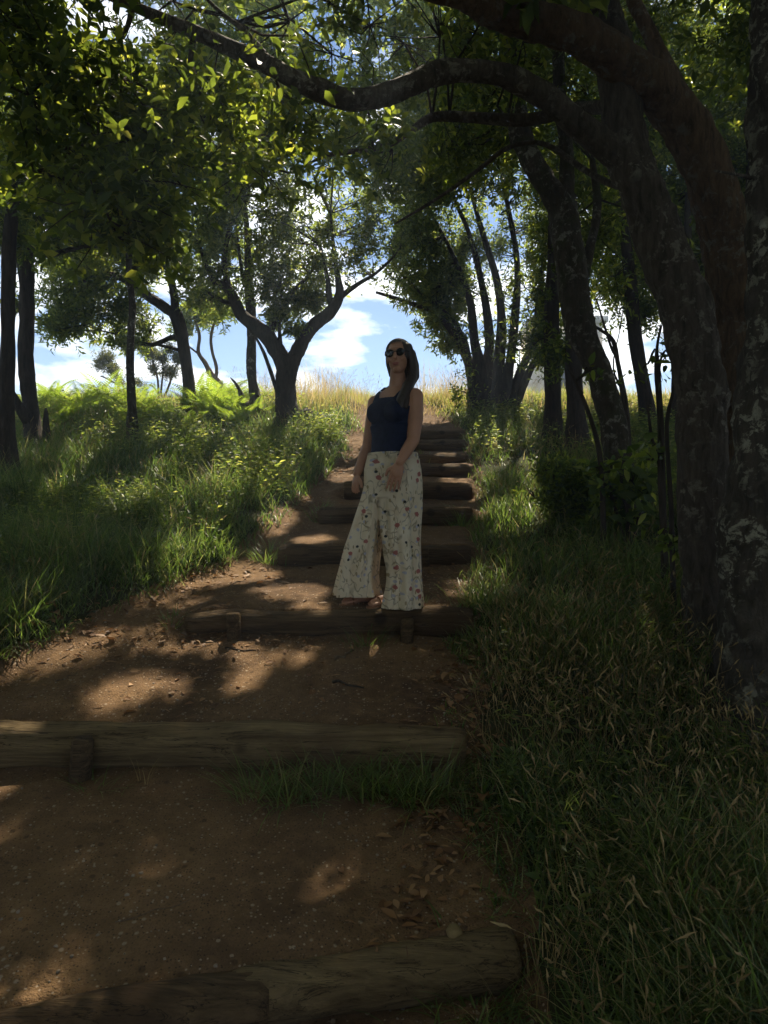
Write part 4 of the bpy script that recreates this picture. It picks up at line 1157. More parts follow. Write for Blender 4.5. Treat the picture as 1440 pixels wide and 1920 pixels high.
# bracken on the left crest
def fern_mesh(seed):
    r_ = np.random.default_rng(seed); mb = MB()
    for f in range(6):
        az = f * 1.05 + r_.uniform(-.3, .3); Ln = r_.uniform(.45, .75); ln = r_.uniform(.25, .55); np_ = 19
        t = np.linspace(0, 1, np_ + 1); a = ln + 1.1 * t
        hx = np.cumsum(np.sin(a)) * Ln / np_; hz = np.cumsum(np.cos(a)) * Ln / np_
        C = np.stack([np.cos(az) * hx, np.sin(az) * hx, hz], 1)
        V, Fs = tube(C, np.linspace(.005, .001, len(C)), 4); mb.add(V, Fs, .6)
        sd = np.array([-np.sin(az), np.cos(az), 0])
        T = norm(np.gradient(C, axis=0)); up = np.cross(T, sd)
        for s_ in (-1, 1):
            P = C[2:]; n = len(P); tt = np.linspace(.12, 1, n)
            l = Ln * .36 * (1 - tt) ** .7 * np.minimum(1, tt * 6) + .012
            D = norm(s_ * sd + T[2:] * .45 + np.array([0, 0, -.12]))
            Nn = np.where(up[2:, 2:3] < 0, -up[2:], up[2:])
            V, Fx, k = leaf_geo(P, D, Nn, l, np.full(n, Ln / np_ * .7), .1)
            mb.add(V, [Fx], np.repeat(np.clip(r_.normal(.5, .2, n), 0, 1), k))
            # toothed leaflets along each pinna
            for u in (.3, .55, .8):
                V, Fx, k = leaf_geo(P + D * (l * u)[:, None], norm(T[2:] + D * .5), Nn, l * .28 * (1.1 - u), np.full(n, .012), .1)
                mb.add(V, [Fx], np.repeat(np.clip(r_.normal(.6, .2, n), 0, 1), k))
    me = mb.mesh('fern'); me.materials.append(M['fern']); return me
FM = [fern_mesh(s) for s in (1, 2, 3)]
r_ = np.random.default_rng(77)
spots = []
for k in range(70):
    px = r_.uniform(60, 500); py = r_.uniform(750, 800)
    if k > 58: px, py = r_.uniform(560, 640), r_.uniform(770, 800)
    d = hit(px, py, 14.0); spots.append(((px - 720) / F * d, d))
for k, (x, y) in enumerate(spots[:59]):
    o = bpy.data.objects.new('fern', FM[k % 3]); COL.objects.link(o)
    o.location = (x, y, float(H(x, y)) - .01); o.rotation_euler = (r_.normal(0, .12), r_.normal(0, .12), r_.uniform(0, 6.28)); s_ = r_.uniform(.6, 1.0); o.scale = (s_, s_, s_)
    tag(o, 'bright green bracken fern on the crest among the slim trunks', 'fern', 'bracken ferns along the crest')

# ------------------------------------------------------------------ log steps
def log(i, xl, xr, label, mat='log', rs=1.0, hump=(), dz=0, taper=(1, 1), seed=0):
    d, k, zt, _, _, r = LOGS[i]; r = r * rs
    n = 70; x = np.linspace(xl, xr, n)
    s = (x - xl) / (xr - xl)
    rr = r * (taper[0] + (taper[1] - taper[0]) * s)
    rr = rr * (1 + .16 * vn(x * 2.2, x * 0, 50 + i) + .10 * vn(x * 6, x * 0, 60 + i))
    end = np.minimum(1, .93 + 2.5 * np.minimum(s, 1 - s) * (xr - xl)); rr = rr * end
    z = zt - r + dz + .05 * vn(x * 1.3, x * 0, 70 + i) + .0 * x
    for hx, hw, hz in hump: z = z + hz * np.exp(-((x - hx) / hw) ** 2)
    y = d + k * x + r + .03 * vn(x * 1.1, x * 0, 80 + i)
    P = np.stack([x, y, z], 1)
    org = np.array([(xl + xr) / 2, d + k * (xl + xr) / 2 + r, zt - 2 * r])
    V, Fs = tube(P, rr, 26, .02, 300 + i + seed)
    # worn flats, knots and drying cracks
    q = np.arange(n * 26); ax = np.repeat(x, 26); an = np.tile(np.arange(26) * 2 * np.pi / 26, n)
    dv = V[:n * 26] - np.repeat(P, 26, 0)
    kf = 1 + .10 * vn(ax * 2.5, an * 1.3 + i * 9, 90 + i) + .07 * vn(ax * 1.2 + 5, an * 3.5 + i * 3, 95 + i) + .05 * vn(ax * 12, an * 4, 99 + i)
    V[:n * 26] = np.repeat(P, 26, 0) + dv * kf[:, None]
    mb = MB(); mb.add(V, Fs)
    o = add_obj('log_step', mb.mesh('log_step', org, True), M[mat], None, org)
    return tag(o, label, 'log', 'log steps of the path')
log(0, -2.6, -.36, 'lowest log, the long part lying slantwise and butting the thicker pale piece', 'log', .92, dz=-.015)
log(0, -.46, .42, 'lowest log, the short pale split piece lying slantwise beside the verge', 'log_pale', 1.05, taper=(.85, 1.1), seed=3)
log(1, -2.3, .37, 'long pale log step with a row of grass tufts at its foot', 'log_pale', 1.0, taper=(.95, 1.05))
log(2, -1.22, .54, 'log step directly under the person, held by two pegs', 'log', 1.0, hump=((-.92, .22, .035),), taper=(.75, 1))
log(3, -.83, .68, 'first log step behind the person, a tuft at its left end', 'log')
log(4, -.60, .82, 'second log step behind the person, grass hanging over its right end', 'log')
log(5, -.42, .92, 'third log step behind the person, level with the wrist', 'log')
log(6, -.28, .99, 'fourth log step behind the person, just below the waistband', 'log')
log(7, -.22, 1.02, 'fifth log step behind the person, just above the waistband', 'log')
log(8, -.16, 1.10, 'log step next below the topmost one', 'log')
log(9, -.12, 1.18, 'topmost log step at the head of the stairs', 'log')

def peg(px, w, top, bot, i, label, tilt=0.0, seed=0):
    d = LOGS[i][0] - .035
    x = (px - 720) / F * d; z1 = CAMZ - (top - 960) / F * d; z0 = CAMZ - (bot - 960) / F * d - .12
    P = np.array([[x, d, z0], [x + tilt * .3, d + .005, z0 * .7 + z1 * .3], [x + tilt * .7, d + .008, z0 * .3 + z1 * .7], [x + tilt * .98, d + .01, z1 - .008], [x + tilt, d + .01, z1]])
    r = w / 2 / F * d
    V, Fs = tube(P, np.array([r, r, r * 1.02, r, r * .86]), 11, .06, 400 + seed)
    mb = MB(); mb.add(V, Fs)
    org = np.array([x, d, z0 + .12])
    return tag(add_obj('wooden_peg', mb.mesh('wooden_peg', org, True), M['log'], None, org), label, 'peg', 'pegs holding the logs')
peg(142, 40, 1385, 1470, 1, 'short round wooden peg driven in front of the long pale log', .03)
peg(440, 26, 1150, 1200, 2, 'wooden peg near the left end of the log the person stands on', -.01, 1)
peg(762, 24, 1160, 1210, 2, 'wooden peg below the right trouser leg, holding the log', .008, 2)
peg(796, 18, 1028, 1070, 3, 'wooden peg in front of the first log behind the person', .0, 3)

# ------------------------------------------------------------------ the person
PD = 4.56; PZ = .902; PS = PD / F
def U(px, py, w=0.0):
    """point of the figure from its place in the photograph, w = metres away from the camera"""
    return np.array([(px - 720) * PS, w, (1138 - py) * PS])
person = empty('person', (0, PD, PZ), 'long-haired person in sunglasses, navy top and wide cream flowered trousers, standing on a log', 'person')
TH = R_(36)
RZ = np.array([[math.cos(-TH), -math.sin(-TH), 0], [math.sin(-TH), math.cos(-TH), 0], [0, 0, 1]])
FW = RZ @ np.array([0, -1., 0]); LF = RZ @ np.array([1., 0, 0])     # facing, her left

def ell(c, r, rot=None, n=14):
    u = np.linspace(0, np.pi, n)[1:-1]; v = np.linspace(0, 2 * np.pi, 2 * n, endpoint=False)
    X = np.sin(u)[:, None] * np.cos(v)[None]; Y = np.sin(u)[:, None] * np.sin(v)[None]; Z = np.cos(u)[:, None] * np.ones_like(v)[None]
    V = np.stack([X, Y, Z], -1).reshape(-1, 3); V = np.vstack([V, [0, 0, 1], [0, 0, -1]]) * np.asarray(r)
    if rot is not None: V = V @ np.asarray(rot).T
    m = 2 * n; k = len(u)
    i = np.arange(k - 1)[:, None] * m; j = np.arange(m)[None]; j2 = (j + 1) % m
    Q = np.stack([i + j, i + m + j, i + m + j2, i + j2], -1).reshape(-1, 4)
    jj = np.arange(m); jj2 = (jj + 1) % m; t, b_ = k * m, k * m + 1
    T3 = np.vstack([np.stack([np.full(m, t), jj, jj2], -1), np.stack([np.full(m, b_), (k - 1) * m + jj2, (k - 1) * m + jj], -1)])
    return V + np.asarray(c), [Q, T3]

def cap(p0, p1, r0, r1, sides=14):
    p0 = np.asarray(p0, float); p1 = np.asarray(p1, float); T = norm(p1 - p0)
    a = np.linspace(-np.pi / 2, 0, 5)[1:]
    P = [p0 + T * r0 * math.sin(x) for x in a] + [p1 + T * r1 * math.sin(-x) for x in a[::-1]]
    r = [r0 * math.cos(x) for x in a] + [r1 * math.cos(x) for x in a[::-1]]
    return tube(np.array(P), np.array(r), sides)

def chain(mb, pts, rad):
    for a, b_, r0, r1 in zip(pts[:-1], pts[1:], rad[:-1], rad[1:]): mb.add(*cap(a, b_, r0, r1))

def loft(secs, m=40, fold=None):
    """secs: (centre, half-width vector a, half-depth vector b) horizontal ellipses bottom to top"""
    v = np.linspace(0, 2 * np.pi, m, endpoint=False); V = []
    for k, (c, a, b_) in enumerate(secs):
        s = np.ones(m) if fold is None else 1 + fold(k / (len(secs) - 1), v)
        V.append(np.asarray(c) + s[:, None] * (np.cos(v)[:, None] * np.asarray(a) + np.sin(v)[:, None] * np.asarray(b_)))
    V = np.vstack(V); n = len(secs)
    i = np.arange(n - 1)[:, None] * m; j = np.arange(m)[None]; j2 = (j + 1) % m
    Q = np.stack([i + j, i + j2, i + m + j2, i + m + j], -1).reshape(-1, 4)
    V = np.vstack([V, secs[0][0], secs[-1][0]]); jj = np.arange(m); jj2 = (jj + 1) % m
    T3 = np.vstack([np.stack([np.full(m, n * m), jj2, jj], -1), np.stack([np.full(m, n * m + 1), (n - 1) * m + jj, (n - 1) * m + jj2], -1)])
    return V, [Q, T3]

def remesh(name, mb, vox, smooth, mat, cutter=None, parent=person):
    me = mb.mesh(name)
    o = bpy.data.objects.new(name, me); COL.objects.link(o)
    r = o.modifiers.new('r', 'REMESH'); r.mode = 'VOXEL'; r.voxel_size = vox
    if smooth:
        s = o.modifiers.new('s', 'SMOOTH'); s.factor = .5; s.iterations = smooth
    dg = bpy.context.evaluated_depsgraph_get(); dg.update()
    m2 = bpy.data.meshes.new_from_object(o.evaluated_get(dg))
    bpy.data.objects.remove(o)
    n = len(m2.vertices); co = np.empty(n * 3, np.float32); m2.vertices.foreach_get('co', co); co = co.reshape(-1, 3)
    if cutter is not None:
        import bmesh
        bad = cutter(co)
        bm = bmesh.new(); bm.from_mesh(m2); bm.verts.ensure_lookup_table()
        bmesh.ops.delete(bm, geom=[bm.verts[i] for i in np.nonzero(bad)[0]], context='VERTS')
        bm.to_mesh(m2); bm.free()
    m2.polygons.foreach_set('use_smooth', np.ones(len(m2.polygons), bool))
    m2.name = name
    m2.materials.clear()
    return add_obj(name, m2, mat, parent)

def torso(mb, g=0.0):
    S = []
    for px, py, w, a, b_ in [(737, 900, 0, .165, .125), (737, 870, 0, .150, .115), (736, 845, 0, .128, .100), (735, 818, 0, .126, .100), (737, 795, .0, .140, .108), (739, 772, 0, .152, .112),
                             (741, 755, 0, .158, .102), (743, 742, .01, .150, .086), (744, 733, .02, .112, .070), (745, 727, .02, .07, .056)]:
        S.append((U(px, py, w), LF * (a + g), -FW * (b_ + g)))
    mb.add(*loft(S))
    for s_ in (-1, 1):
        mb.add(*ell(U(738, 777) + LF * s_ * .068 + FW * .078, np.array([.062, .058, .064]) + g))
    mb.add(*ell(U(737, 893) - FW * .05, np.array([.13, .11, .11]) + g, RZ))

# skin
M['skin'] = plain('skin', (.43, .22, .14), .5, .4, nscale=9, amt=.1)
mb = MB(); torso(mb)
ls, rs = U(777, 748, -.075), U(704, 753, .095)
hd = U(747, 671, -.01)
chain(mb, [U(745, 735, .02), U(746, 712, .012), U(747, 690, .0)], [.06, .052, .049])
chain(mb, [U(745, 735, .02), ls], [.055, .05]); chain(mb, [U(745, 736, .02), rs], [.055, .048])
# left arm: hangs, forearm across the hip
le, lw = U(773, 830, -.12), U(748, 872, -.205)
chain(mb, [ls, (ls + le) / 2 + [.008, 0, 0], le, (le + lw) / 2, lw], [.054, .050, .040, .037, .026])
re_, rw = U(690, 832, .12), U(669, 888, .06)
chain(mb, [rs, (rs + re_) / 2, re_, (re_ + rw) / 2, rw], [.052, .046, .039, .035, .025])
# head with jaw, brow, nose, ears
HA = R_(16)
HR = np.array([[math.cos(-HA), -math.sin(-HA), 0], [math.sin(-HA), math.cos(-HA), 0], [0, 0, 1]])
HT = np.array(Matrix.Rotation(R_(-4), 3, 'Y')) @ HR
def hp(x, y, z): return hd + HT @ np.array([x, y, z])
mb.add(*ell(hp(0, .012, .022), (.074, .09, .086), HT))
mb.add(*ell(hp(0, -.022, -.03), (.058, .062, .078), HT))
mb.add(*ell(hp(0, -.058, -.088), (.026, .024, .02), HT))
chain(mb, [hp(0, -.082, .012), hp(0, -.098, -.022)], [.009, .014])
for s_ in (-1, 1):
    mb.add(*ell(hp(.036 * s_, -.064, -.022), (.022, .018, .02), HT))
    mb.add(*ell(hp(.074 * s_, .012, -.006), (.009, .018, .03), HT))
mb.add(*ell(hp(0, -.07, .04), (.045, .016, .012), HT))
def hand(mb, w, tip, side, back, curl):
    """palm from wrist w towards tip; side = direction of the thumb; back = back of the hand"""
    ax = norm(tip - w); side = norm(side - ax * np.dot(side, ax)); back = norm(np.cross(ax, side)) * np.sign(np.dot(np.cross(ax, side), back))
    R = np.stack([side, back, ax], 1)
    mb.add(*ell(w + ax * .045, (.038, .016, .052), R))
    L = np.linalg.norm(tip - w)
    for k, (o_, ln) in enumerate(((.031, .9), (.0105, 1.0), (-.0105, .95), (-.031, .76))):
        k0 = w + ax * .082 + side * o_; l = (L - .082) * ln
        k1 = k0 + ax * l * .45 - back * curl * .3 * l + side * o_ * .10
        k2 = k1 + norm(ax - back * curl) * l * .32; k3 = k2 + norm(ax - back * curl * 1.8) * l * .27
        chain(mb, [k0 - ax * .02, k1, k2, k3], [.0092, .0084, .0076, .0064])
    t0 = w + ax * .03 + side * .03; t1 = t0 + norm(ax * .8 + side * .65 - back * .2) * .042; t2 = t1 + norm(ax + side * .15 - back * .3) * .034
    chain(mb, [t0 - side * .01, t1, t2], [.013, .011, .009])
hand(mb, lw, U(733, 923, -.215), np.array([-1., .1, 0]), np.array([.1, -1., 0]), .35)
hand(mb, rw, U(663, 924, .03), np.array([.5, -.9, 0]), np.array([-.9, -.5, 0]), .45)
# feet
feet = [(U(738, 1130, .04) * [1, 1, 0], np.array([-.80, -.60, 0])), (U(690, 1125, .12) * [1, 1, 0], np.array([-.86, -.50, 0]))]
for hl, fd in feet:
    fd = norm(fd); sd = np.array([-fd[1], fd[0], 0])
    chain(mb, [hl + [0, 0, .16], hl + [0, 0, .06]], [.04, .036]); chain(mb, [hl + [0, 0, .042], hl + fd * .10 + [0, 0, .04], hl + fd * .165 + [0, 0, .03]], [.03, .034, .022])
    for k in range(5):
        p = hl + fd * (.165 - .008 * abs(k - 1)) + sd * (.034 - .017 * k) + [0, 0, .026]
        chain(mb, [p - fd * .05 + [0, 0, .006], p, p + fd * .028 - [0, 0, .004]], [.013, .0105, .0095 if k else .012])
hips = [U(752, 890, -.03), U(715, 890, .06)]
for (hl, fd), hj in zip(feet, hips):
    kn = (hj + hl) / 2 + [0, -.01, .06]
    chain(mb, [hj, kn, hl + [0, 0, .10]], [.075, .05, .036])
body = remesh('body', mb, .004, 2, M['skin'])

# top: navy, sleeveless, scooped neck
M['top'] = plain('navy_cloth', (.016, .022, .05), .85, .2, nscale=40, amt=.3)
mb = MB(); torso(mb, .009)
for s_, sh in ((1, ls), (-1, rs)):
    chain(mb, [U(745, 737, .02) + LF * s_ * .045, sh - LF * s_ * .035 + np.array([0, 0, .004])], [.062, .06])
mb.add(*loft([(U(737, py, 0), LF * (a + .012 + .006 * math.sin(py)), -FW * (b_ + .014)) for py, a, b_ in ((862, .142, .112), (845, .136, .108), (820, .131, .106), (800, .140, .112))]))
zt = U(0, 858)[2]
def cut_top(co):
    r = co - U(745, 738, .02); la = r @ LF; fa = r @ FW
    neck = (la ** 2 + (np.clip(fa, -1, .2) * .8) ** 2 < .062 ** 2) & (co[:, 2] > U(0, 752)[2])
    front = (fa > .0) & (co[:, 2] > U(0, 749)[2] + 2.2 * np.maximum(0, np.abs(la) - .055)) & (np.abs(la) < .085)
    arm = (np.abs(la) > .125) & (co[:, 2] > U(0, 766)[2] - .0)
    hem = co[:, 2] < zt + .035 * (co[:, 0] - .05)
    return neck | front | arm | hem
remesh('top', mb, .005, 3, M['top'], cut_top)

# trousers: wide, flowered
def trouser_mat():
    m, t, o = mat_new('flowered_cotton')
    v = coord(t, 'Object')
    sx = t.nodes.new('ShaderNodeSeparateXYZ'); t.links.new(v, sx.inputs[0])
    cb = t.nodes.new('ShaderNodeCombineXYZ')
    ad = t.nodes.new('ShaderNodeMath'); ad.operation = 'MULTIPLY_ADD'; ad.inputs[1].default_value = .35
    t.links.new(sx.outputs[1], ad.inputs[0]); t.links.new(sx.outputs[0], ad.inputs[2])
    t.links.new(ad.outputs[0], cb.inputs[0]); t.links.new(sx.outputs[2], cb.inputs[1])
    uv = cb.outputs[0]
    cl = coord(t, 'Object')
    base = ramp(t, noise(t, cl, 7, 4), [(.35, (.74, .63, .46)), (.65, (.85, .76, .60))])
    base = mix(t, ramp(t, noise(t, cl, 5.5, 3), [(.6, 0), (.72, .55)]), base, (.62, .45, .24))
    def motif(scale, offs, prob, rad, col, base, wob=.35, sq=(1, 1, 1)):
        mpn = t.nodes.new('ShaderNodeMapping'); mpn.inputs['Location'].default_value = (offs, offs * 1.7, 0); mpn.inputs['Scale'].default_value = sq; t.links.new(uv, mpn.inputs[0])
        nzv = t.nodes.new('ShaderNodeTexNoise'); nzv.inputs['Scale'].default_value = 55; t.links.new(mpn.outputs[0], nzv.inputs['Vector'])
        vo = t.nodes.new('ShaderNodeTexVoronoi'); vo.voronoi_dimensions = '2D'; vo.inputs['Scale'].default_value = scale; t.links.new(mpn.outputs[0], vo.inputs['Vector'])
        dd = t.nodes.new('ShaderNodeMath'); dd.operation = 'MULTIPLY_ADD'; t.links.new(nzv.outputs['Fac'], dd.inputs[0]); dd.inputs[1].default_value = -wob; t.links.new(vo.outputs['Distance'], dd.inputs[2])
        f1 = ramp(t, dd.outputs[0], [(0, 1), (rad, 1), (rad + .05, 0)] if rad > 0 else [(0, 1), (.02, 0)])
        sp = t.nodes.new('ShaderNodeSeparateColor'); t.links.new(vo.outputs['Color'], sp.inputs[0])
        f2 = t.nodes.new('ShaderNodeMath'); f2.operation = 'LESS_THAN'; f2.inputs[1].default_value = prob; t.links.new(sp.outputs[0], f2.inputs[0])
        mu = t.nodes.new('ShaderNodeMath'); mu.operation = 'MULTIPLY'; t.links.new(f1, mu.inputs[0]); t.links.new(f2.outputs[0], mu.inputs[1])
        return mix(t, mu.outputs[0], base, col)
    # thin stems
    for sc_, off, w_, cc in ((9, 0, .018, (.22, .19, .11)), (13, 3.1, .016, (.30, .21, .12)), (11, 7.7, .016, (.20, .18, .14))):
        mpn = t.nodes.new('ShaderNodeMapping'); mpn.inputs['Location'].default_value = (off, off, off); mpn.inputs['Scale'].default_value = (1, .55, 1); mpn.inputs['Rotation'].default_value = (0, 0, .4 if off else -.3); t.links.new(uv, mpn.inputs[0])
        n = noise(t, mpn.outputs[0], sc_, 2, .5)
        f = ramp(t, n, [(.5 - w_, 0), (.5, .8), (.5 + w_, 0)])
        br = ramp(t, noise(t, mpn.outputs[0], 16, 2), [(.46, 0), (.52, 1)])
        mu = t.nodes.new('ShaderNodeMath'); mu.operation = 'MULTIPLY'; t.links.new(f, mu.inputs[0]); t.links.new(br, mu.inputs[1])
        base = mix(t, mu.outputs[0], base, cc)
    base = motif(20, .9, .34, .05, (.50, .49, .58), base, .22)
    base = motif(34, 5.2, .22, .07, (.40, .32, .18), base, .3, (1.6, .6, 1))
    base = motif(19, 8.3, .13, .07, (.03, .035, .035), base, .14)
    base = motif(12.5, 2.4, .30, .03, (.42, .15, .13), base, .24)
    p = principled(t, None, base, .85, None, .2)
    tr = t.nodes.new('ShaderNodeBsdfTranslucent'); t.links.new(base, tr.inputs['Color'])
    mx = t.nodes.new('ShaderNodeMixShader'); mx.inputs[0].default_value = .22
    t.links.new(p.outputs[0], mx.inputs[1]); t.links.new(tr.outputs[0], mx.inputs[2]); t.links.new(mx.outputs[0], o.inputs['Surface'])
    return m
M['trousers'] = trouser_mat()
mb = MB()
def leg(rows, dep, w0, w1, seed, dx=0):
    rows = rows[::-1]; n = len(rows); C = []
    for k, (py, l, r) in enumerate(rows):
        t = k / (n - 1); C.append([(l + r) / 2, py, (r - l) / 2 * PS, dep[0] + (dep[1] - dep[0]) * t, w0 + (w1 - w0) * t])
    C = catmull(np.array(C), 7)
    S = [(U(c[0], c[1], c[4]), np.array([c[2], 0, 0]), np.array([0, c[3], 0])) for c in C]
    r_ = np.random.default_rng(seed); ph = r_.uniform(0, 6.28, 4)
    def fold(t, v): return (1 - t) ** .8 * (.13 * np.sin(5 * v + ph[0] + 1.5 * t) + .09 * np.sin(8 * v + ph[1] - 2 * t) + .05 * np.sin(13 * v + ph[2] + 4 * t)) - .03 + .02 * np.sin(7 * v + 9 * t + ph[3]) * np.sin(14 * t)
    mb.add(*loft(S, 72, fold))
leg([(862, 692, 745), (900, 684, 735), (940, 674, 722), (980, 660, 719), (1030, 642, 711), (1080, 631, 705), (1120, 623, 712)], (.15, .12), .07, .02, 3)
leg([(862, 722, 787), (900, 716, 791), (940, 711, 791), (980, 712, 788), (1030, 719, 788), (1080, 726, 789), (1138, 717, 792)], (.13, .13), -.05, -.03, 8)
mb.add(*loft([(U(736, 935, .01), np.array([.155, -.07, 0]), np.array([.06, .13, 0])), (U(737, 905, .01), np.array([.172, -.08, 0]), np.array([.07, .132, 0])), (U(736, 880, .01), np.array([.166, -.085, 0]), np.array([.07, .128, 0])),
              (U(736, 862, .01), np.array([.152, -.085, 0]), np.array([.065, .118, 0])), (U(736, 850, .0), np.array([.143, -.083, 0]), np.array([.062, .112, 0]))], 72, lambda t, v: .018 * t * np.sin(22 * v) + .01 * np.sin(9 * v)))
remesh('trousers', mb, .005, 1, M['trousers'])

# hair: parted cap with the length drawn forward over her left shoulder
def hair_mat():
    m, t, o = mat_new('dark_hair')
    v = coord(t, 'Object', (60, 60, 4))
    n = noise(t, v, 3, 4)
    principled(t, o, ramp(t, n, [(.3, (.012, .009, .008)), (.7, (.045, .028, .02))]), .45, bump(t, n, .6, .004), .5)
    return m
M['hair'] = hair_mat()
mb = MB()
mb.add(*ell(hp(0, .022, .03), (.086, .098, .092), HT))
mb.add(*ell(hp(.012, .05, -.04), (.08, .07, .11), HT))
chain(mb, [hp(.068, -.01, .05), hp(.083, 0, -.02), hp(.088, .0, -.09), hp(.082, -.02, -.15), hp(.06, -.06, -.21)], [.03, .03, .03, .034, .036])
chain(mb, [hp(.075, .04, .02), hp(.09, .045, -.06), hp(.096, .04, -.13), hp(.09, .03, -.165)], [.03, .03, .022, .01])
chain(mb, [hp(.06, -.06, -.21), hp(.03, -.115, -.29), hp(.02, -.135, -.36)], [.036, .034, .012])
chain(mb, [hp(.05, -.05, -.2), hp(.05, -.09, -.28), hp(.055, -.11, -.34)], [.03, .028, .012])
chain(mb, [hp(-.07, .01, .04), hp(-.076, .02, -.03), hp(-.062, .04, -.1)], [.016, .015, .02])
def cut_face(co):
    q = (co - hd) @ HT
    return (q[:, 1] < -.035) & (np.abs(q[:, 0] + .004) < .056 - .25 * np.clip(q[:, 2] - .03, 0, .1)) & (q[:, 2] < .082) & (q[:, 2] > -.12)
remesh('hair', mb, .0055, 3, M['hair'], cut_face)

# sunglasses and lips
M['lens'] = plain('dark_lens', (.008, .008, .012), .12, .6)
mb = MB()
for s_ in (-1, 1):
    mb.add(*ell(hp(.034 * s_, -.086, .012), (.030, .006, .025), HT @ np.array(Matrix.Rotation(-.22 * s_, 3, 'Z'))))
sg = add_obj('sunglasses', mb.mesh('sunglasses', (0, 0, 0), True), M['lens'], person)
mb = MB(); chain(mb, [hp(-.012, -.094, .018), hp(.012, -.094, .018)], [.003, .003])
for s_ in (-1, 1): chain(mb, [hp(.062 * s_, -.078, .02), hp(.08 * s_, -.03, .018), hp(.082 * s_, .02, .01)], [.003, .0025, .002])
add_obj('frame', mb.mesh('frame', (0, 0, 0), True), M['lens'], sg)
mb = MB(); mb.add(*ell(hp(0, -.083, -.052), (.022, .008, .0055), HT)); mb.add(*ell(hp(0, -.082, -.060), (.018, .008, .0055), HT))
add_obj('lips', mb.mesh('lips', (0, 0, 0), True), plain('lips', (.34, .11, .09), .4), person)

# sandals
M['sandal'] = plain('tan_leather', (.25, .12, .06), .6, nscale=30)
for hl, fd in feet:
    fd = norm(fd); sd = np.array([-fd[1], fd[0], 0])
    ol = [(-.035, 0), (-.025, .028), (.03, .032), (.09, .038), (.15, .044), (.19, .036), (.21, .012), (.205, -.016), (.18, -.034), (.14, -.04), (.08, -.034), (.02, -.03), (-.025, -.026)]
    n = len(ol); V = np.array([hl + fd * a + sd * b_ + [0, 0, z] for z in (-.006, .012) for a, b_ in ol])
    mb = MB(); mb.add(V, [np.array([[i, (i + 1) % n, n + (i + 1) % n, n + i] for i in range(n)]), np.array([list(range(n, 2 * n))]), np.array([list(range(n))[::-1]])])
    s_ = add_obj('sandal', mb.mesh('sandal'), M['sandal'], person)
    mb = MB(); P = np.array([hl + fd * .13 + sd * b_ + [0, 0, z] for b_, z in ((.043, .005), (.036, .045), (.015, .066), (-.012, .062), (-.033, .04), (-.041, .005))])
    V, Fs = tube(catmull(P, 4), np.full(21, .006), 6); mb.add(V, Fs)
    add_obj('strap', mb.mesh('strap', (0, 0, 0), True), M['sandal'], s_)

# ------------------------------------------------------------------ stones, twigs, fallen leaves
M['stone'] = plain('ochre_stone', (.20, .145, .07), .9, .2, nscale=14, amt=.35)
M['gravel'] = plain('pale_gravel', (.26, .21, .16), .9, .2, nscale=5, amt=.5)
def rock(seed, r, n=8):
    r_ = np.random.default_rng(seed); V, Fs = ell((0, 0, 0), r, None, n)
    d = norm(V); k = np.ones(len(V))
    for _ in range(13):
        a = norm(r_.normal(size=3)); k = np.minimum(k, (.55 + .3 * r_.random()) / np.maximum(d @ a, .05))
    k = np.minimum(k, 1)
    return V * k[:, None], Fs
d = hit(850, 1772); V, Fs = rock(4, (.036, .03, .03)); mb = MB(); mb.add(V, Fs)
x = (850 - 720) / F * d
tag(add_obj('stone', mb.mesh('stone'), M['stone'], None, (x, d, float(H(x, d)) + .022)), 'fist-sized ochre stone at the right end of the slanting log', 'stone')
# gravel strewn on the path
def gravel(n, seed, org, box_, rmin, rmax, pw):
    r_ = np.random.default_rng(seed); mb = MB()
    x = r_.uniform(box_[0], box_[1], n); y = r_.uniform(box_[2], box_[3], n)
    k = (path_sd(x, y) > -.03) & (r_.random(n) < np.clip(.3 + 1.6 * vn(x * 2, y * 2, seed) + .5 * np.exp(-np.clip(path_sd(x, y), 0, 9) / .12), .03, 1)); x, y = x[k], y[k]; z = H(x, y)
    shapes = [rock(s, (1, .85, .6), 4) for s in range(60, 66)]
    for i in range(len(x)):
        V, Fs = shapes[i % 6]; s_ = rmin + (rmax - rmin) * r_.random() ** pw; a = r_.uniform(0, 6.28); c, sn = math.cos(a), math.sin(a)
        W = V * s_; W = np.column_stack([c * W[:, 0] - sn * W[:, 1], sn * W[:, 0] + c * W[:, 1], W[:, 2]]) + [x[i], y[i], z[i] + s_ * .2]
        mb.add(W, Fs)
    return mb
mb = gravel(5200, 12, (0, 0, 0), (-1.9, .55, 1.9, 5.4), .0018, .011, 3.4)
tag(add_obj('gravel', mb.mesh('gravel'), M['gravel']), 'small pale gravel strewn over the dirt of the path', 'gravel', kind='stuff')

# leaf litter: many scraps together, the larger fallen leaves one by one
def litter(n, zones, seed):
    r_ = np.random.default_rng(seed); X = []; Y = []
    for px, py, rx, ry in zones:
        for _ in range(n):
            a, b_ = px + r_.normal(0, rx), py + r_.normal(0, ry); d = hit(a, b_, 16); X.append((a - 720) / F * d); Y.append(d)
    X = np.array(X); Y = np.array(Y); m = len(X); az = r_.uniform(0, 6.28, m)
    D = np.stack([np.cos(az), np.sin(az), r_.normal(.05, .2, m)], 1); Nn = norm(np.stack([r_.normal(0, .35, m), r_.normal(0, .35, m), np.ones(m)], 1))
    L = r_.uniform(.02, .07, m)
    V, Fx, k = leaf_geo(np.stack([X, Y, H(X, Y) + .008], 1), norm(D), Nn, L, L * r_.uniform(.2, .5, m), .2, True)
    mb = MB(); mb.add(V, [Fx], np.repeat(r_.random(m), k)); return mb
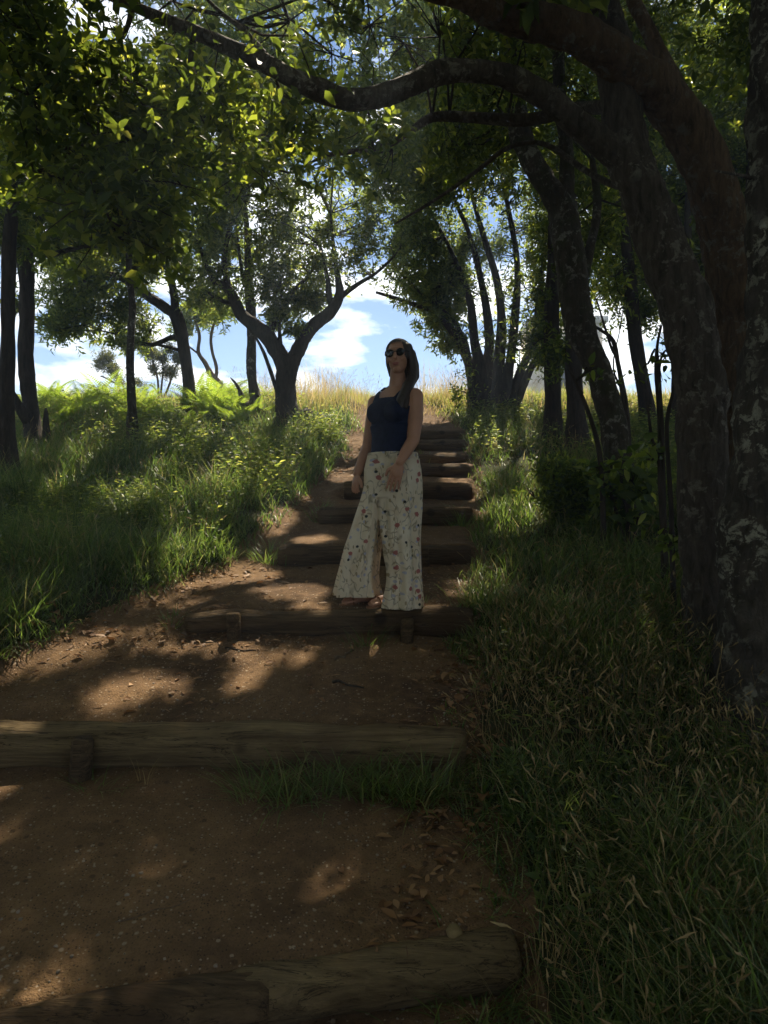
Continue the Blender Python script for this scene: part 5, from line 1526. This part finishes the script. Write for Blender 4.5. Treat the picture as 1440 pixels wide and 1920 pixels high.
mb = litter(110, [(330, 1130, 110, 24), (400, 1075, 90, 22), (250, 1190, 130, 20), (120, 1180, 90, 22), (560, 1200, 120, 8), (620, 885, 30, 14), (870, 1080, 36, 22), (860, 1230, 40, 30), (870, 1300, 40, 30), (900, 1420, 40, 40), (820, 1560, 50, 60), (640, 860, 24, 24), (450, 1150, 150, 50), (300, 1290, 200, 40), (820, 1420, 30, 60), (760, 1720, 60, 60), (880, 1500, 50, 40), (560, 950, 50, 20)], 31)
tag(add_obj('leaf_litter', mb.mesh('leaf_litter'), M['dead']), 'brown leaf litter along both edges of the dirt path', 'leaf litter', kind='stuff')
def dead_leaf_mesh(seed):
    r_ = np.random.default_rng(seed); n = 9; t = np.linspace(0, 1, n); w = .30 * np.sin(np.pi * t ** .8) + .015
    bend = .22 * r_.uniform(.4, 1.2) * np.sin(np.pi * t) + .08 * r_.normal(size=n) * .3
    cup = r_.uniform(.15, .5); V = []
    for s_ in (-1, -.5, 0, .5, 1):
        V.append(np.stack([s_ * w * (1 + .12 * r_.normal(size=n)), t - .5, bend + cup * np.abs(s_) * w + .02 * r_.normal(size=n)], 1))
    V = np.vstack(V); Q = np.array([[k * n + i, k * n + i + 1, (k + 1) * n + i + 1, (k + 1) * n + i] for k in range(4) for i in range(n - 1)])
    me = make_mesh('fallen_leaf', V, Q, True, np.full(len(V), r_.uniform(.2, 1))); me.materials.append(M['dead']); return me
DM = [dead_leaf_mesh(s) for s in range(6)]
def fallen(px, py, s_, seed, label, group=None, dz=.01):
    r_ = np.random.default_rng(seed); d = hit(px, py); x = (px - 720) / F * d
    o = bpy.data.objects.new('fallen_leaf', DM[seed % 6]); COL.objects.link(o)
    o.location = (x, d, float(H(x, d)) + dz); o.rotation_euler = (r_.normal(0, .3), r_.normal(0, .3), r_.uniform(0, 6.28)); o.scale = (s_,) * 3
    return tag(o, label, 'leaf', group)
fallen(903, 1425, .10, 1, 'large orange-brown fallen leaf just beyond the end of the long pale log', dz=.04)
fallen(490, 1505, .06, 2, 'curled orange leaf lying below the grass tufts of the long log')
fallen(822, 1552, .085, 3, 'orange fallen leaf at the verge below the grass tufts', dz=.03)
fallen(905, 1515, .08, 4, 'dark red-brown leaf half hidden in the verge grass', dz=.03)
fallen(790, 1688, .055, 5, 'pale brown leaf on the dirt a little above the ochre stone', dz=.015)
fallen(290, 1128, .09, 0, 'pale curled leaf on the dirt edge near the log end with a hump')
for k in range(26):
    r_ = np.random.default_rng(500 + k)
    if k < 14: px, py = r_.uniform(0, 110), r_.uniform(1135, 1185)
    else: px, py = r_.uniform(840, 940), r_.uniform(1180, 1330)
    if k < 14: fallen(px, py, r_.uniform(.07, .12), 20 + k, 'brown dead leaf in the drift below the grassy bank', 'leaves drifted below the bank')
    else: fallen(px, py, r_.uniform(.05, .1), 20 + k, 'brown dead leaf at the verge right of the bare tread', 'leaves along the verge', .02)

def twig(px, py, px2, py2, r, label, seed, mat='twig'):
    P = []
    r_ = np.random.default_rng(seed)
    for t in np.linspace(0, 1, 6):
        a, b_ = px + (px2 - px) * t + r_.normal(0, 3), py + (py2 - py) * t + r_.normal(0, 1.5); d = hit(a, b_); x = (a - 720) / F * d
        P.append([x, d, float(H(x, d)) + r * .8])
    P = np.array(P); V, Fs = tube(catmull(P, 4), np.linspace(r, r * .55, 21), 7, .08, seed); mb = MB(); mb.add(V, Fs)
    return tag(add_obj('twig', mb.mesh('twig', P[0], True), M[mat], None, P[0]), label, 'twig')
twig(622, 1280, 682, 1292, .008, 'short dark twig on the bare tread in front of the person', 1)
twig(628, 1240, 660, 1222, .007, 'pale wood splinter on the tread just below the log with two pegs', 2, 'bark_pale')
twig(210, 1735, 355, 1690, .0022, 'long thin straw lying on the lowest dirt tread', 3, 'bark_pale')
twig(528, 1840, 540, 1815, .006, 'stubby dark twig standing against the slanting log', 4)
twig(105, 1280, 145, 1262, .004, 'thin pale twig on the sunlit dirt left of the bare tread', 5, 'bark_pale')
twig(420, 1215, 480, 1222, .004, 'thin dark stick at the foot of the peg near the humped log end', 6)
twig(430, 1100, 470, 1082, .004, 'pale twig in the sunlit litter beside the bright bushy tuft', 7, 'bark_pale')

# ------------------------------------------------------------------ thin bluish air, added to stand in for lens glare
HD = 0.0052
m = bpy.data.materials.new('thin_glare_haze'); m.use_nodes = True; t = m.node_tree; t.nodes.clear()
o_ = t.nodes.new('ShaderNodeOutputMaterial'); pv = t.nodes.new('ShaderNodeVolumePrincipled')
pv.inputs['Color'].default_value = (.62, .78, 1.0, 1); pv.inputs['Density'].default_value = HD; pv.inputs['Anisotropy'].default_value = .35
t.links.new(pv.outputs[0], o_.inputs['Volume'])
mb = MB(); mb.add(*box((0, 400, -30), (1500, 1100, 90)))
tag(add_obj('glare_haze', mb.mesh('glare_haze'), m), 'thin bluish veil of air added to stand in for lens glare', 'glare_haze', kind='stuff')
print('TRIS', TRI[0])
